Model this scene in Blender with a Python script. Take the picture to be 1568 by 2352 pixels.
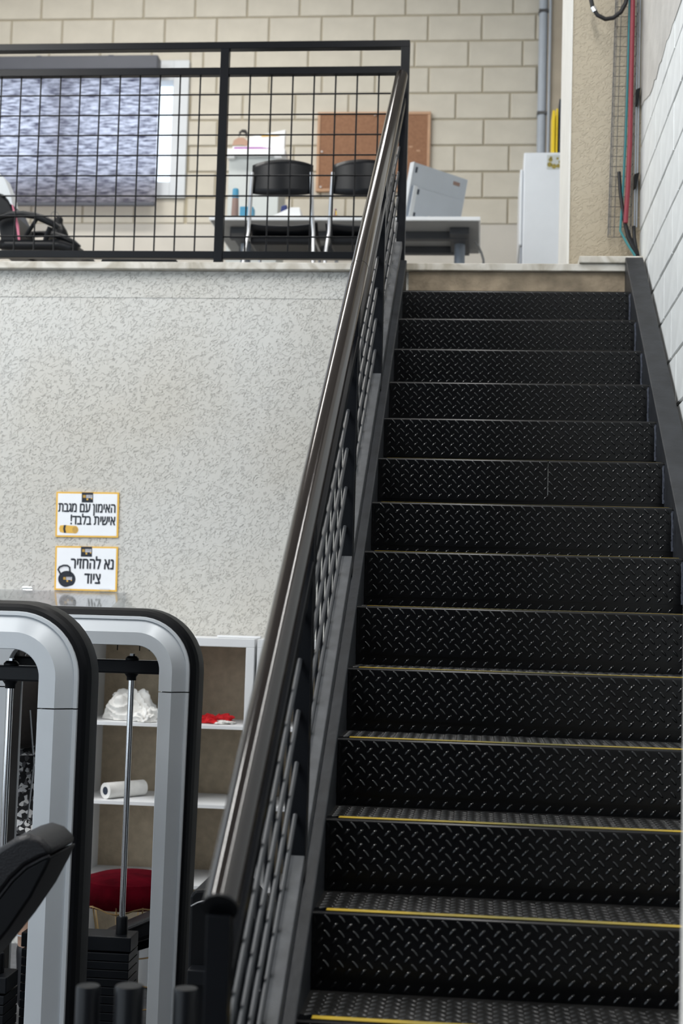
import bpy, math, random
from mathutils import Vector, Matrix, noise
random.seed(7)
for o in list(bpy.data.objects): bpy.data.objects.remove(o, do_unlink=True)
scene = bpy.context.scene
COL = scene.collection
PI = math.pi

# ------------------------------------------------------------------ camera
CAM = Vector((0, 0, 1.593)); YAW, PITCH, ROLL, FPX = .0972, .0714, .0287, 3267.0
_f = Vector((-math.sin(YAW)*math.cos(PITCH), math.cos(YAW)*math.cos(PITCH), math.sin(PITCH)))
_r = Vector((math.cos(YAW), math.sin(YAW), 0)); _u = _r.cross(_f)
_r, _u = _r*math.cos(ROLL)+_u*math.sin(ROLL), _u*math.cos(ROLL)-_r*math.sin(ROLL)
cd = bpy.data.cameras.new('camera'); cam = bpy.data.objects.new('camera', cd); COL.objects.link(cam)
cd.sensor_fit = 'VERTICAL'; cd.sensor_height = 36.0; cd.sensor_width = 24.0
cd.lens = FPX*36.0/2352; cd.clip_start = .05; cd.clip_end = 100
M = Matrix((_r, _u, -_f)).transposed().to_4x4(); M.translation = CAM; cam.matrix_world = M
cd.dof.use_dof = True; cd.dof.focus_distance = 4.7; cd.dof.aperture_fstop = 3.5
scene.camera = cam

def AT(x, y, Y):
    """photo measurement -> metric point on the vertical plane at distance Y"""
    d = _f*FPX + _r*(x-784) + _u*(1176-y)
    return CAM + d*(Y/d.y)

# ------------------------------------------------------------------ world, light, exposure
w = bpy.data.worlds.new('daylight'); scene.world = w; w.use_nodes = True
bg = w.node_tree.nodes['Background']; bg.inputs[0].default_value = (.81, .91, 1.0, 1); bg.inputs[1].default_value = 1.95
vs = scene.view_settings; vs.view_transform = 'Standard'; vs.look = 'None'; vs.gamma = 1; vs.use_curve_mapping = False
vs.exposure = 0.0
def area(name, loc, size, power, color=(1, 1, 1), rot=(0, 0, 0)):
    l = bpy.data.lights.new(name, 'AREA'); l.shape = 'RECTANGLE'; l.size, l.size_y = size; l.energy = power; l.color = color
    o = bpy.data.objects.new(name, l); COL.objects.link(o); o.location = loc; o.rotation_euler = rot
    return o
area('hall_ceiling_light', (-.1, 2.4, 6.95), (.14, 6.0), 140, (1, .99, .97))
area('hall_ceiling_light', (-4.6, 2.4, 6.95), (.4, 6.0), 400, (1, .99, .97))
area('mezzanine_fill', (-2.6, 8.5, 6.95), (3.2, .4), 70, (1, .97, .92))  # added lamp brightening the upper office, no fixture known there

# ------------------------------------------------------------------ materials
MAT = {}
def nt(m): return m.node_tree.nodes, m.node_tree.links
def mat(name, col, rough=.5, metal=0, spec=.5, coat=0, var=0, vscale=6, bump=0, bscale=60, trans=0, ior=1.45, alpha=1, emit=0):
    if name in MAT: return MAT[name]
    m = bpy.data.materials.new(name); m.use_nodes = True; N, L = nt(m); b = N['Principled BSDF']
    b.inputs['Base Color'].default_value = (*col, 1); b.inputs['Roughness'].default_value = rough
    b.inputs['Metallic'].default_value = metal; b.inputs['Specular IOR Level'].default_value = spec
    b.inputs['Coat Weight'].default_value = coat; b.inputs['Transmission Weight'].default_value = trans
    b.inputs['IOR'].default_value = ior; b.inputs['Alpha'].default_value = alpha
    if emit: b.inputs['Emission Color'].default_value = (*col, 1); b.inputs['Emission Strength'].default_value = emit
    tc = N.new('ShaderNodeTexCoord')
    n = N.new('ShaderNodeTexNoise'); n.inputs['Scale'].default_value = vscale; n.inputs['Detail'].default_value = 5
    L.new(tc.outputs['Object'], n.inputs['Vector'])
    v = max(var, .03)
    mr = N.new('ShaderNodeMapRange'); mr.inputs['From Min'].default_value = .3; mr.inputs['From Max'].default_value = .7
    mr.inputs['To Min'].default_value = 1-v; mr.inputs['To Max'].default_value = 1+v
    L.new(n.outputs['Fac'], mr.inputs['Value'])
    mx = N.new('ShaderNodeVectorMath'); mx.operation = 'SCALE'; mx.inputs[0].default_value = col
    L.new(mr.outputs[0], mx.inputs['Scale']); L.new(mx.outputs[0], b.inputs['Base Color'])
    if bump:
        n2 = N.new('ShaderNodeTexNoise'); n2.inputs['Scale'].default_value = bscale; n2.inputs['Detail'].default_value = 3
        L.new(tc.outputs['Object'], n2.inputs['Vector'])
        bp = N.new('ShaderNodeBump'); bp.inputs['Strength'].default_value = bump; bp.inputs['Distance'].default_value = .01
        L.new(n2.outputs['Fac'], bp.inputs['Height']); L.new(bp.outputs[0], b.inputs['Normal'])
    MAT[name] = m; return m

def stucco(name, col, strength=.9, scale=26, stain=(.6, .55, .45), stain_amt=.25, line_w=.035):
    """troweled render: short worm-like furrows pressed into a plaster coat"""
    m = bpy.data.materials.new(name); m.use_nodes = True; N, L = nt(m); b = N['Principled BSDF']
    b.inputs['Roughness'].default_value = .85; b.inputs['Specular IOR Level'].default_value = .25
    tc = N.new('ShaderNodeTexCoord')
    mq = N.new('ShaderNodeMapping'); mq.inputs['Rotation'].default_value = (.0, .7, 0); L.new(tc.outputs['Object'], mq.inputs['Vector'])
    mp = N.new('ShaderNodeMapping'); mp.inputs['Scale'].default_value = (.75, 1, 1.6); L.new(mq.outputs[0], mp.inputs['Vector'])
    a = N.new('ShaderNodeTexNoise'); a.inputs['Scale'].default_value = scale; a.inputs['Detail'].default_value = 1.5
    a.inputs['Distortion'].default_value = .9; L.new(mp.outputs[0], a.inputs['Vector'])
    s = N.new('ShaderNodeMath'); s.operation = 'SUBTRACT'; s.inputs[1].default_value = .5; L.new(a.outputs['Fac'], s.inputs[0])
    ab = N.new('ShaderNodeMath'); ab.operation = 'ABSOLUTE'; L.new(s.outputs[0], ab.inputs[0])
    mr = N.new('ShaderNodeMapRange'); mr.interpolation_type = 'SMOOTHSTEP'; mr.inputs['From Max'].default_value = line_w
    L.new(ab.outputs[0], mr.inputs['Value'])
    k = N.new('ShaderNodeTexNoise'); k.inputs['Scale'].default_value = scale*1.3; k.inputs['Detail'].default_value = 1
    L.new(tc.outputs['Object'], k.inputs['Vector'])
    km = N.new('ShaderNodeMapRange'); km.interpolation_type = 'SMOOTHSTEP'; km.inputs['From Min'].default_value = .50; km.inputs['From Max'].default_value = .60
    L.new(k.outputs['Fac'], km.inputs['Value'])
    mx = N.new('ShaderNodeMath'); mx.operation = 'MAXIMUM'; L.new(mr.outputs[0], mx.inputs[0]); L.new(km.outputs[0], mx.inputs[1])
    fine = N.new('ShaderNodeTexNoise'); fine.inputs['Scale'].default_value = 160; fine.inputs['Detail'].default_value = 2
    L.new(tc.outputs['Object'], fine.inputs['Vector'])
    ad = N.new('ShaderNodeMath'); ad.operation = 'MULTIPLY_ADD'; ad.inputs[1].default_value = .12
    L.new(fine.outputs['Fac'], ad.inputs[0]); L.new(mx.outputs[0], ad.inputs[2])
    bp = N.new('ShaderNodeBump'); bp.inputs['Strength'].default_value = strength; bp.inputs['Distance'].default_value = .006
    L.new(ad.outputs[0], bp.inputs['Height']); L.new(bp.outputs[0], b.inputs['Normal'])
    st = N.new('ShaderNodeTexNoise'); st.inputs['Scale'].default_value = 1.1; st.inputs['Detail'].default_value = 4
    L.new(tc.outputs['Object'], st.inputs['Vector'])
    sm = N.new('ShaderNodeMapRange'); sm.inputs['From Min'].default_value = .42; sm.inputs['From Max'].default_value = .75; sm.inputs['To Max'].default_value = stain_amt
    L.new(st.outputs['Fac'], sm.inputs['Value'])
    mc = N.new('ShaderNodeMix'); mc.data_type = 'RGBA'; mc.inputs['A'].default_value = (*col, 1); mc.inputs['B'].default_value = (*stain, 1)
    L.new(sm.outputs[0], mc.inputs['Factor']); L.new(mc.outputs['Result'], b.inputs['Base Color'])
    MAT[name] = m; return m

def marble(name, col, vein):
    m = bpy.data.materials.new(name); m.use_nodes = True; N, L = nt(m); b = N['Principled BSDF']; b.inputs['Roughness'].default_value = .45
    tc = N.new('ShaderNodeTexCoord'); n = N.new('ShaderNodeTexNoise'); n.inputs['Scale'].default_value = 5; n.inputs['Detail'].default_value = 8
    n.inputs['Distortion'].default_value = 2; L.new(tc.outputs['Object'], n.inputs['Vector'])
    r = N.new('ShaderNodeValToRGB'); r.color_ramp.elements[0].position = .35; r.color_ramp.elements[0].color = (*vein, 1)
    r.color_ramp.elements[1].position = .58; r.color_ramp.elements[1].color = (*col, 1)
    L.new(n.outputs['Fac'], r.inputs[0]); L.new(r.outputs[0], b.inputs['Base Color']); MAT[name] = m; return m

stucco('stucco', (.645, .64, .61), .8, 40, (.52, .47, .38), .45)
stucco('column_render', (.50, .44, .34), .5, 34, (.36, .29, .2), .7, .08)
mat('bare_render', (.30, .24, .17), .9, var=.35, vscale=9, bump=.5, bscale=40)
mat('smooth_plaster', (.60, .57, .52), .9, var=.06, vscale=3, bump=.1)
mat('beam_plaster', (.52, .50, .47), .9, var=.1, vscale=7, bump=.3, bscale=30)
mat('pier_plaster', (.44, .38, .30), .9, var=.08, bump=.2)
mat('white_render', (.80, .79, .75), .85, var=.05, bump=.2)
mat('far_block', (.61, .57, .49), .85, var=.07, vscale=5, bump=.08, bscale=120)
mat('far_block_pale', (.70, .65, .54), .85, var=.07, vscale=5, bump=.08, bscale=120)
mat('far_mortar', (.44, .39, .29), .9, var=.1)
mat('white_block', (.75, .765, .76), .6, var=.07, vscale=9, bump=.08, bscale=90)
mat('grey_mortar', (.40, .38, .35), .9, var=.1)
mat('reflection_dark', (.09, .088, .085), .85, var=.05)  # dark tone for unseen walls, set by what the risers reflect
mat('ceiling_paint', (.28, .28, .28), .9, var=.04)
mat('rubber_floor', (.11, .11, .115), .7, var=.2, vscale=30, bump=.1)
mat('tile_floor', (.5, .48, .45), .5, var=.08)
marble('coping_stone', (.66, .63, .57), (.40, .36, .29))
mat('pilaster_render', (.62, .60, .57), .9, var=.12, vscale=8, bump=.6, bscale=25)
mat('black_steel', (.004, .0045, .006), .34, spec=.35, var=.35, vscale=9, bump=.06, bscale=70)
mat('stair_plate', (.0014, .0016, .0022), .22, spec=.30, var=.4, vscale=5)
mat('stringer_steel', (.022, .024, .028), .45, spec=.4, var=.3, vscale=14, bump=.08, bscale=50)
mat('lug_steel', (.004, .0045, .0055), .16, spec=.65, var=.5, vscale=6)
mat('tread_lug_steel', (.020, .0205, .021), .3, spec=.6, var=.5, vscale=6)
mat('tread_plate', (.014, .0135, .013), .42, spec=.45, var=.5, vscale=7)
mat('rail_paint', (.0035, .0042, .006), .32, spec=.24, var=.2)
mat('grey_rail_paint', (.05, .053, .058), .5, var=.25, vscale=20, bump=.2, bscale=30)
mat('bronze_tube', (.014, .0105, .009), .12, spec=.5, coat=0, var=.15, vscale=3)
mat('lit_rod', (.034, .037, .042), .4, metal=0, var=.2)  # sloping rods: light caught from above is put into this paler colour
mat('weld', (.10, .11, .14), .4, metal=.5, var=.4, vscale=90)
mat('silver_paint', (.52, .55, .58), .34, metal=.1, var=.03)
mat('machine_black', (.0032, .0037, .005), .45, spec=.2, var=.15)
mat('machine_satin', (.0055, .0065, .0085), .36, spec=.26, var=.15)
mat('chrome', (.75, .76, .78), .12, metal=1, var=.03)
mat('brushed_steel', (.55, .56, .58), .28, metal=1, var=.05)
mat('leather', (.008, .008, .010), .36, spec=.36, var=.15, vscale=60, bump=.15, bscale=220)
mat('white_board', (.82, .83, .84), .4, var=.02)
mat('white_cloth', (.80, .79, .76), .95, var=.05, vscale=40, bump=.25, bscale=180)
mat('tan_backing', (.56, .46, .33), .85, var=.12, vscale=25, bump=.25, bscale=120)  # plain tan for the shelf backs
mat('red_cloth', (.55, .01, .015), .85, var=.15, vscale=40)
mat('velvet', (.10, .002, .008), .9, spec=.05, var=.35, vscale=14, bump=.15, bscale=90)
mat('gold_wire', (.72, .50, .24), .3, metal=1, var=.05)
mat('skin', (.45, .28, .20), .55, var=.05)
mat('hair', (.012, .009, .008), .5, var=.3, vscale=80)
mat('sign_white', (.90, .92, .95), .35, var=.01)
mat('sign_yellow', (.85, .50, .07), .35, var=.03)
mat('print_black', (.008, .012, .022), .4)
mat('print_gold', (.80, .48, .08), .4, var=.05)
mat('print_white', (.75, .76, .82), .4)
mat('strip_yellow', (.50, .36, .03), .6)
mat('cork', (.30, .155, .09), .9, var=.12, vscale=60, bump=.3, bscale=160)
mat('light_wood', (.52, .32, .2), .6, var=.1)
mat('desk_white', (.82, .85, .88), .35, var=.02)
mat('desk_under', (.27, .28, .29), .7, var=.04)
mat('desk_metal', (.23, .27, .33), .45, metal=.3, var=.05)
mat('desk_dark', (.055, .06, .07), .6, var=.1)
mat('black_plastic', (.004, .005, .007), .38, spec=.26, var=.1)
mat('monitor_silver', (.50, .55, .62), .4, metal=.4, var=.02)
mat('fridge_white', (.75, .79, .84), .3, var=.02)
mat('binder_yellow', (.86, .62, .01), .4, var=.03)
mat('binder_dark', (.02, .03, .05), .5)
mat('pipe_grey', (.42, .46, .52), .45, var=.05)
mat('red_pipe', (.25, .032, .048), .45, var=.08)
mat('teal_cable', (.03, .20, .22), .45)
mat('wire', (.12, .12, .125), .4, metal=.6)
mat('cable_black', (.012, .012, .014), .5)
mat('frame_white', (.62, .65, .68), .4, var=.02)
mat('blind_case', (.075, .08, .10), .5, var=.05)
mat('cabinet_grey', (.56, .59, .58), .5, var=.03)
mat('cup_brown', (.30, .20, .17), .5)
mat('plastic_blue', (.06, .28, .45), .4)
mat('plastic_navy', (.015, .03, .14), .4)
mat('purple', (.33, .06, .36), .5)
mat('pink', (.7, .2, .3), .5)
mat('boot_black', (.015, .015, .018), .5)
mat('lamp_white', (1, .98, .94), .5, emit=6)

def glassy(name, tint, fac):
    m = bpy.data.materials.new(name); m.use_nodes = True; N, L = nt(m); N.remove(N['Principled BSDF']); out = N['Material Output']
    g = N.new('ShaderNodeBsdfGlossy'); g.inputs['Roughness'].default_value = .03
    t = N.new('ShaderNodeBsdfTransparent'); t.inputs[0].default_value = (*tint, 1)
    fr = N.new('ShaderNodeFresnel'); ge = N.new('ShaderNodeNewGeometry')
    io = N.new('ShaderNodeMapRange'); io.inputs['To Min'].default_value = 1.5; io.inputs['To Max'].default_value = 1/1.5   # same reflectance on both faces of the sheet
    L.new(ge.outputs['Backfacing'], io.inputs['Value']); L.new(io.outputs[0], fr.inputs[0])
    mx = N.new('ShaderNodeMath'); mx.operation = 'ADD'; mx.use_clamp = True; mx.inputs[1].default_value = fac; L.new(fr.outputs[0], mx.inputs[0])
    mi = N.new('ShaderNodeMixShader'); L.new(mx.outputs[0], mi.inputs[0]); L.new(t.outputs[0], mi.inputs[1]); L.new(g.outputs[0], mi.inputs[2])
    L.new(mi.outputs[0], out.inputs[0]); MAT[name] = m
glassy('acrylic', (.95, .96, .97), .03); glassy('window_glass', (.97, .98, 1), 0)

def blind_fabric():
    m = bpy.data.materials.new('blind_fabric'); m.use_nodes = True; N, L = nt(m); N.remove(N['Principled BSDF']); out = N['Material Output']
    tc = N.new('ShaderNodeTexCoord'); mp = N.new('ShaderNodeMapping'); mp.inputs['Scale'].default_value = (6, 1, 42)
    L.new(tc.outputs['Object'], mp.inputs['Vector'])
    n = N.new('ShaderNodeTexNoise'); n.inputs['Scale'].default_value = 1.6; n.inputs['Detail'].default_value = 5; n.inputs['Roughness'].default_value = .65
    L.new(mp.outputs[0], n.inputs['Vector'])
    r = N.new('ShaderNodeValToRGB'); r.color_ramp.elements[0].position = .39; r.color_ramp.elements[0].color = (.06, .06, .09, 1)
    r.color_ramp.elements[1].position = .59; r.color_ramp.elements[1].color = (.74, .73, .80, 1)
    L.new(n.outputs['Fac'], r.inputs[0])
    t = N.new('ShaderNodeBsdfTranslucent'); L.new(r.outputs[0], t.inputs[0])
    d = N.new('ShaderNodeBsdfDiffuse'); d.inputs[0].default_value = (.035, .035, .05, 1)
    a = N.new('ShaderNodeAddShader'); L.new(t.outputs[0], a.inputs[0]); L.new(d.outputs[0], a.inputs[1])
    L.new(a.outputs[0], out.inputs[0]); MAT['blind_fabric'] = m
blind_fabric()

def pattern_cloth():
    m = bpy.data.materials.new('pattern_cloth'); m.use_nodes = True; N, L = nt(m); b = N['Principled BSDF']; b.inputs['Roughness'].default_value = .9
    tc = N.new('ShaderNodeTexCoord'); v = N.new('ShaderNodeTexVoronoi'); v.inputs['Scale'].default_value = 75
    L.new(tc.outputs['Object'], v.inputs['Vector'])
    r = N.new('ShaderNodeValToRGB'); r.color_ramp.interpolation = 'CONSTANT'
    e = r.color_ramp.elements; e[0].color = (.01, .01, .012, 1); e[1].position = .45; e[1].color = (.55, .56, .58, 1)
    e2 = r.color_ramp.elements.new(.62); e2.color = (.12, .12, .13, 1)
    e3 = r.color_ramp.elements.new(.8); e3.color = (.62, .62, .62, 1)
    sp = N.new('ShaderNodeSeparateColor'); L.new(v.outputs['Color'], sp.inputs[0]); L.new(sp.outputs[0], r.inputs[0]); L.new(r.outputs[0], b.inputs['Base Color'])
    MAT['pattern_cloth'] = m
pattern_cloth()
def worn_strip():
    m = MAT['strip_yellow']; N, L = nt(m); b = N['Principled BSDF']
    tc = N.new('ShaderNodeTexCoord'); sx = N.new('ShaderNodeSeparateXYZ'); L.new(tc.outputs['Object'], sx.inputs[0])
    n = N.new('ShaderNodeTexNoise'); n.inputs['Scale'].default_value = 9; n.inputs['Detail'].default_value = 5; L.new(tc.outputs['Object'], n.inputs['Vector'])
    # worn grey-green where feet pass (middle of the flight), bright at both ends
    mr = N.new('ShaderNodeMapRange'); mr.inputs['From Min'].default_value = -.36; mr.inputs['From Max'].default_value = .66
    L.new(sx.outputs[0], mr.inputs['Value'])
    pp = N.new('ShaderNodeMath'); pp.operation = 'PINGPONG'; pp.inputs[1].default_value = .5; L.new(mr.outputs[0], pp.inputs[0])
    ad = N.new('ShaderNodeMath'); ad.operation = 'MULTIPLY_ADD'; ad.inputs[1].default_value = 2.4; L.new(pp.outputs[0], ad.inputs[0])
    nm = N.new('ShaderNodeMath'); nm.operation = 'SUBTRACT'; nm.inputs[1].default_value = .5; L.new(n.outputs['Fac'], nm.inputs[0]); L.new(nm.outputs[0], ad.inputs[2])
    mx = N.new('ShaderNodeMix'); mx.data_type = 'RGBA'; mx.inputs['A'].default_value = (.60, .40, .03, 1); mx.inputs['B'].default_value = (.23, .20, .065, 1)
    L.new(ad.outputs[0], mx.inputs['Factor']); L.new(mx.outputs['Result'], b.inputs['Base Color'])
worn_strip()

# ------------------------------------------------------------------ mesh builder
ORIG = {}
def V(*a): return Vector(a)
class MB:
    def __init__(s): s.v = []; s.f = []
    def add(s, vs, fs):
        k = len(s.v); s.v += [Vector(p) for p in vs]; s.f += [tuple(k+i for i in f) for f in fs]; return s
    def box(s, x0, x1, y0, y1, z0, z1):
        return s.add([(x, y, z) for z in (z0, z1) for y in (y0, y1) for x in (x0, x1)],
                     [(0, 2, 3, 1), (4, 5, 7, 6), (0, 1, 5, 4), (2, 6, 7, 3), (0, 4, 6, 2), (1, 3, 7, 5)])
    def hexa(s, p): return s.add(p, [(0, 3, 2, 1), (4, 5, 6, 7), (0, 1, 5, 4), (1, 2, 6, 5), (2, 3, 7, 6), (3, 0, 4, 7)])
    def prism(s, poly, d):
        d = Vector(d); n = len(poly); p = [Vector(q) for q in poly]
        return s.add(p+[q+d for q in p], [tuple(range(n-1, -1, -1)), tuple(range(n, 2*n))]+[(i, (i+1) % n, (i+1) % n+n, i+n) for i in range(n)])
    def beam(s, a, b, wx, wz, up=(0, 0, 1)):
        """rectangular bar from a to b; wx across, wz along up"""
        a, b = Vector(a), Vector(b); t = (b-a).normalized(); up = Vector(up); sd = t.cross(up).normalized(); up2 = sd.cross(t).normalized()
        o = [sd*(i*wx/2)+up2*(j*wz/2) for i, j in ((-1, -1), (1, -1), (1, 1), (-1, 1))]
        return s.hexa([a+q for q in o]+[b+q for q in o])
    def tube(s, path, r, n=10, cap=True, closed=False):
        P = [Vector(p) for p in path]; m = len(P); R = r if isinstance(r, (list, tuple)) else [r]*m
        k = len(s.v); ref = None
        for i, p in enumerate(P):
            t = ((P[(i+1) % m]-P[i-1]) if closed else (P[min(i+1, m-1)]-P[max(i-1, 0)])).normalized()
            if ref is None: ref = Vector((0, 0, 1)) if abs(t.z) < .9 else Vector((1, 0, 0))
            a = (ref-t*ref.dot(t)).normalized(); ref = a; b = t.cross(a)
            for j in range(n):
                q = 2*PI*j/n; s.v.append(p+(a*math.cos(q)+b*math.sin(q))*R[i])
        for i in range(m if closed else m-1):
            i2 = (i+1) % m
            for j in range(n): s.f.append((k+i*n+j, k+i*n+(j+1) % n, k+i2*n+(j+1) % n, k+i2*n+j))
        if cap and not closed: s.f.append(tuple(k+j for j in reversed(range(n)))); s.f.append(tuple(k+(m-1)*n+j for j in range(n)))
        return s
    def lathe(s, prof, c=(0, 0, 0), n=24):
        c = Vector(c); k = len(s.v); m = len(prof)
        for (r, z) in prof:
            for j in range(n): q = 2*PI*j/n; s.v.append(c+Vector((r*math.cos(q), r*math.sin(q), z)))
        for i in range(m-1):
            for j in range(n): s.f.append((k+i*n+j, k+i*n+(j+1) % n, k+(i+1)*n+(j+1) % n, k+(i+1)*n+j))
        s.f.append(tuple(k+j for j in reversed(range(n)))); s.f.append(tuple(k+(m-1)*n+j for j in range(n)))
        return s
    def grid(s, fn, nu, nv):
        k = len(s.v)
        for i in range(nu+1):
            for j in range(nv+1): s.v.append(Vector(fn(i/nu, j/nv)))
        for i in range(nu):
            for j in range(nv): a = k+i*(nv+1)+j; s.f.append((a, a+nv+1, a+nv+2, a+1))
        return s
    def mesh(s, name, m, off=(0, 0, 0), smooth=False):
        me = bpy.data.meshes.new(name); off = Vector(off)
        me.from_pydata([p-off for p in s.v], [], s.f); me.materials.append(MAT[m]); me.update()
        if smooth:
            me.polygons.foreach_set('use_smooth', [True]*len(me.polygons))
            try: me.set_sharp_from_angle(angle=math.radians(40))
            except Exception: pass
        return me
    def build(s, name, m, parent=None, smooth=False, bevel=0, solid=0, subd=0):
        if parent is not None: org = ORIG[parent.name]
        else:
            xs = [p.x for p in s.v]; ys = [p.y for p in s.v]; zs = [p.z for p in s.v]
            org = Vector(((min(xs)+max(xs))/2, (min(ys)+max(ys))/2, min(zs)))
        o = bpy.data.objects.new(name, s.mesh(name, m, org, smooth)); COL.objects.link(o)
        if parent is not None: o.parent = parent
        else: o.location = org
        ORIG[o.name] = org
        if solid: q = o.modifiers.new('t', 'SOLIDIFY'); q.thickness = solid; q.offset = 0
        if bevel: q = o.modifiers.new('b', 'BEVEL'); q.width = bevel; q.segments = 2; q.limit_method = 'ANGLE'; q.angle_limit = math.radians(40)
        if subd: q = o.modifiers.new('s', 'SUBSURF'); q.levels = subd; q.render_levels = subd
        return o
def tag(o, label=None, cat=None, group=None, kind=None):
    for k, v in (('label', label), ('category', cat), ('group', group), ('kind', kind)):
        if v: o[k] = v
    return o
def empty(name, loc, label=None, cat=None, group=None):
    o = bpy.data.objects.new(name, None); COL.objects.link(o); o.location = loc; o.empty_display_size = .05
    ORIG[o.name] = Vector(loc); return tag(o, label, cat, group)
def inst(name, me, loc, parent, rot=None):
    o = bpy.data.objects.new(name, me); COL.objects.link(o); o.parent = parent; o.location = Vector(loc)-ORIG[parent.name]
    if rot: o.rotation_euler = rot
    ORIG[o.name] = ORIG[parent.name]; return o
def S(name, mb, m, bevel=0, smooth=False, label=None):
    o = mb.build(name, m, None, smooth, bevel); o['kind'] = 'structure'
    if label: o['label'] = label
    return o
def bx(*a): return MB().box(*a)

# ------------------------------------------------------------------ structure
YW, ZM, YF = 6.66, 3.255, 10.6          # retaining wall face, mezzanine floor level, far wall face
XR = .74                                # right block wall face
S('floor', bx(-9, XR, -6, 7.2, -.12, 0), 'rubber_floor', label='dark rubber gym floor')
S('floor_mezzanine', bx(-9, 3, YW+.26, 11, ZM-.2, ZM), 'tile_floor', label='pale floor of the raised mezzanine')
S('wall_mezzanine', bx(-9, XR+.2, YW, YW+.25, 0, ZM-.035), 'stucco', label='beige stucco retaining wall under the mezzanine')
S('trim_1', bx(-9, XR-.005, YW-.045, YW+.26, ZM-.034, ZM), 'coping_stone', .003, label='pale stone coping along the mezzanine edge')
a = AT(1330, 590, 6.60)
S('trim_2', bx(a.x, XR-.012, 6.60, 6.74, ZM+.001, ZM+.034), 'coping_stone', .004, label='loose-looking pale stone threshold at the column foot')
S('trim_3', bx(-.36, .655, YW-.02, YW-.001, 3.0, ZM-.036), 'bare_render', label='stained brown rendered riser above the top step')
mb = MB(); zc = AT(400, 681, YW-.004).z
S('trim_4', mb.box(-9, -.47, YW-.0025, YW-.0005, zc-.006, ZM-.036), 'stucco', label='upper stucco band with a hairline edge under the coping')
S('ceiling', bx(-9, 3, -6, 11, 7.15, 7.3), 'ceiling_paint', label='plain ceiling of the hall')
S('wall_daylight_block', bx(-5.3, -5.15, YW+.26, 10.6, ZM, 7.15), 'white_render', label='unseen wall added on the left to keep daylight out of the office')  # unseen wall added to shut side daylight out of the office
S('wall_hall', bx(-3.2, 3, -6.2, -6, 0, 7.15), 'reflection_dark', label='unseen rear wall, dark and short to shape the hall light')  # unseen; dark for riser reflections, cut short to let daylight in

# right wall: blocks as pieces over a recessed mortar core
wr = S('wall_right', bx(XR+.012, XR+.3, -6, 7.9, 0, 7.15), 'grey_mortar', label='white painted block wall beside the stairs')
Z0, HZ, LY = 3.058, .2105, .4
def block_mesh(name, L, H, D, m, ch=.005):
    """front face in +n = -X local at x=0, length along y, height along z, chamfered"""
    b = MB(); hl, hh = L/2, H/2
    v = [(D, -hl, -hh), (D, hl, -hh), (D, hl, hh), (D, -hl, hh), (ch, -hl, -hh), (ch, hl, -hh), (ch, hl, hh), (ch, -hl, hh),
         (0, -hl+ch, -hh+ch), (0, hl-ch, -hh+ch), (0, hl-ch, hh-ch), (0, -hl+ch, hh-ch)]
    b.add(v, [(0, 4, 5, 1), (1, 5, 6, 2), (2, 6, 7, 3), (3, 7, 4, 0), (4, 8, 9, 5), (5, 9, 10, 6), (6, 10, 11, 7), (7, 11, 8, 4), (8, 11, 10, 9)])
    return b.mesh(name, m)
wb = block_mesh('white_block', LY-.004, HZ-.011, .02, 'white_block', .003)
cache = {}
for k in range(-9, 5):
    off = 5.679 if k % 2 == 0 else 5.525
    if k == 3: off = 5.49
    j0 = math.floor((3.9-off)/LY)
    for j in range(j0, 5):
        y0 = off+j*LY; y1 = y0+LY
        y1c = min(y1, 6.885); y0c = y0
        if y0c > 6.86: continue
        L = y1c-y0c-.004
        key = round(L, 3)
        if key not in cache: cache[key] = block_mesh('white_block', L, HZ-.011, .02, 'white_block', .003)
        inst('block', cache[key], (XR+random.uniform(-.001, .001), (y0c+y1c)/2, Z0+(k+.5)*HZ), wr)
zt = Z0+5*HZ
b = bx(XR+.001, XR+.0125, 1.75, 7.0, zt-.002, 7.15); b.box(XR+.001, XR+.0125, 1.75, 3.85, 0, zt-.002); b.box(XR+.001, XR+.0125, 3.85, 6.9, 0, Z0-9*HZ)
b.build('plain_facing', 'white_block', wr)
bx(XR+.001, XR+.0125, -6, 1.75, 0, 7.15).build('plain_facing', 'reflection_dark', wr)  # unseen stretch darkened so the risers mirror no white wall
# plastered beam edge on the right wall with a ragged lower edge
mb = MB(); pts = []
ys = [4.6+.06*i for i in range(39)]
for i, y in enumerate(ys): pts.append((y, 4.02+.02*noise.noise(Vector((y*9, 1, 0)))+.016*noise.noise(Vector((y*31, 4, 0)))+(.07 if y > 6.5 else 0)*(y-6.5)/.3))
for i in range(len(pts)-1):
    (ya, za), (yb, zb) = pts[i], pts[i+1]
    mb.add([(XR-.0035, ya, za), (XR-.0035, yb, zb), (XR-.0035, yb, 7.1), (XR-.0035, ya, 7.1), (XR+.002, ya, za-.003), (XR+.002, yb, zb-.003)], [(0, 3, 2, 1), (0, 1, 5, 4)])
bp = mb.build('plaster_beam', 'beam_plaster', wr); bp['label'] = 'grey smeared plaster band with ragged lower edge'
S('wall_pilaster', bx(.311, XR-.003, 1.75, 2.2, 0, 7.15), 'pilaster_render', .008, label='pale rough rendered pilaster edge in the near right foreground')
S('wall_column', bx(.405, XR+.012, 6.9, 7.72, ZM, 7.15), 'column_render', label='tan textured column at the head of the stairs')
S('trim_5', bx(.395, .4045, 6.895, 7.725, ZM, 7.15), 'white_render', label='whitewashed side face of the tan column')
S('wall_upper_right', bx(1.3, 1.5, 7.72, 10.6, ZM, 7.15), 'white_render', label='side wall of the upper office')

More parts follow.
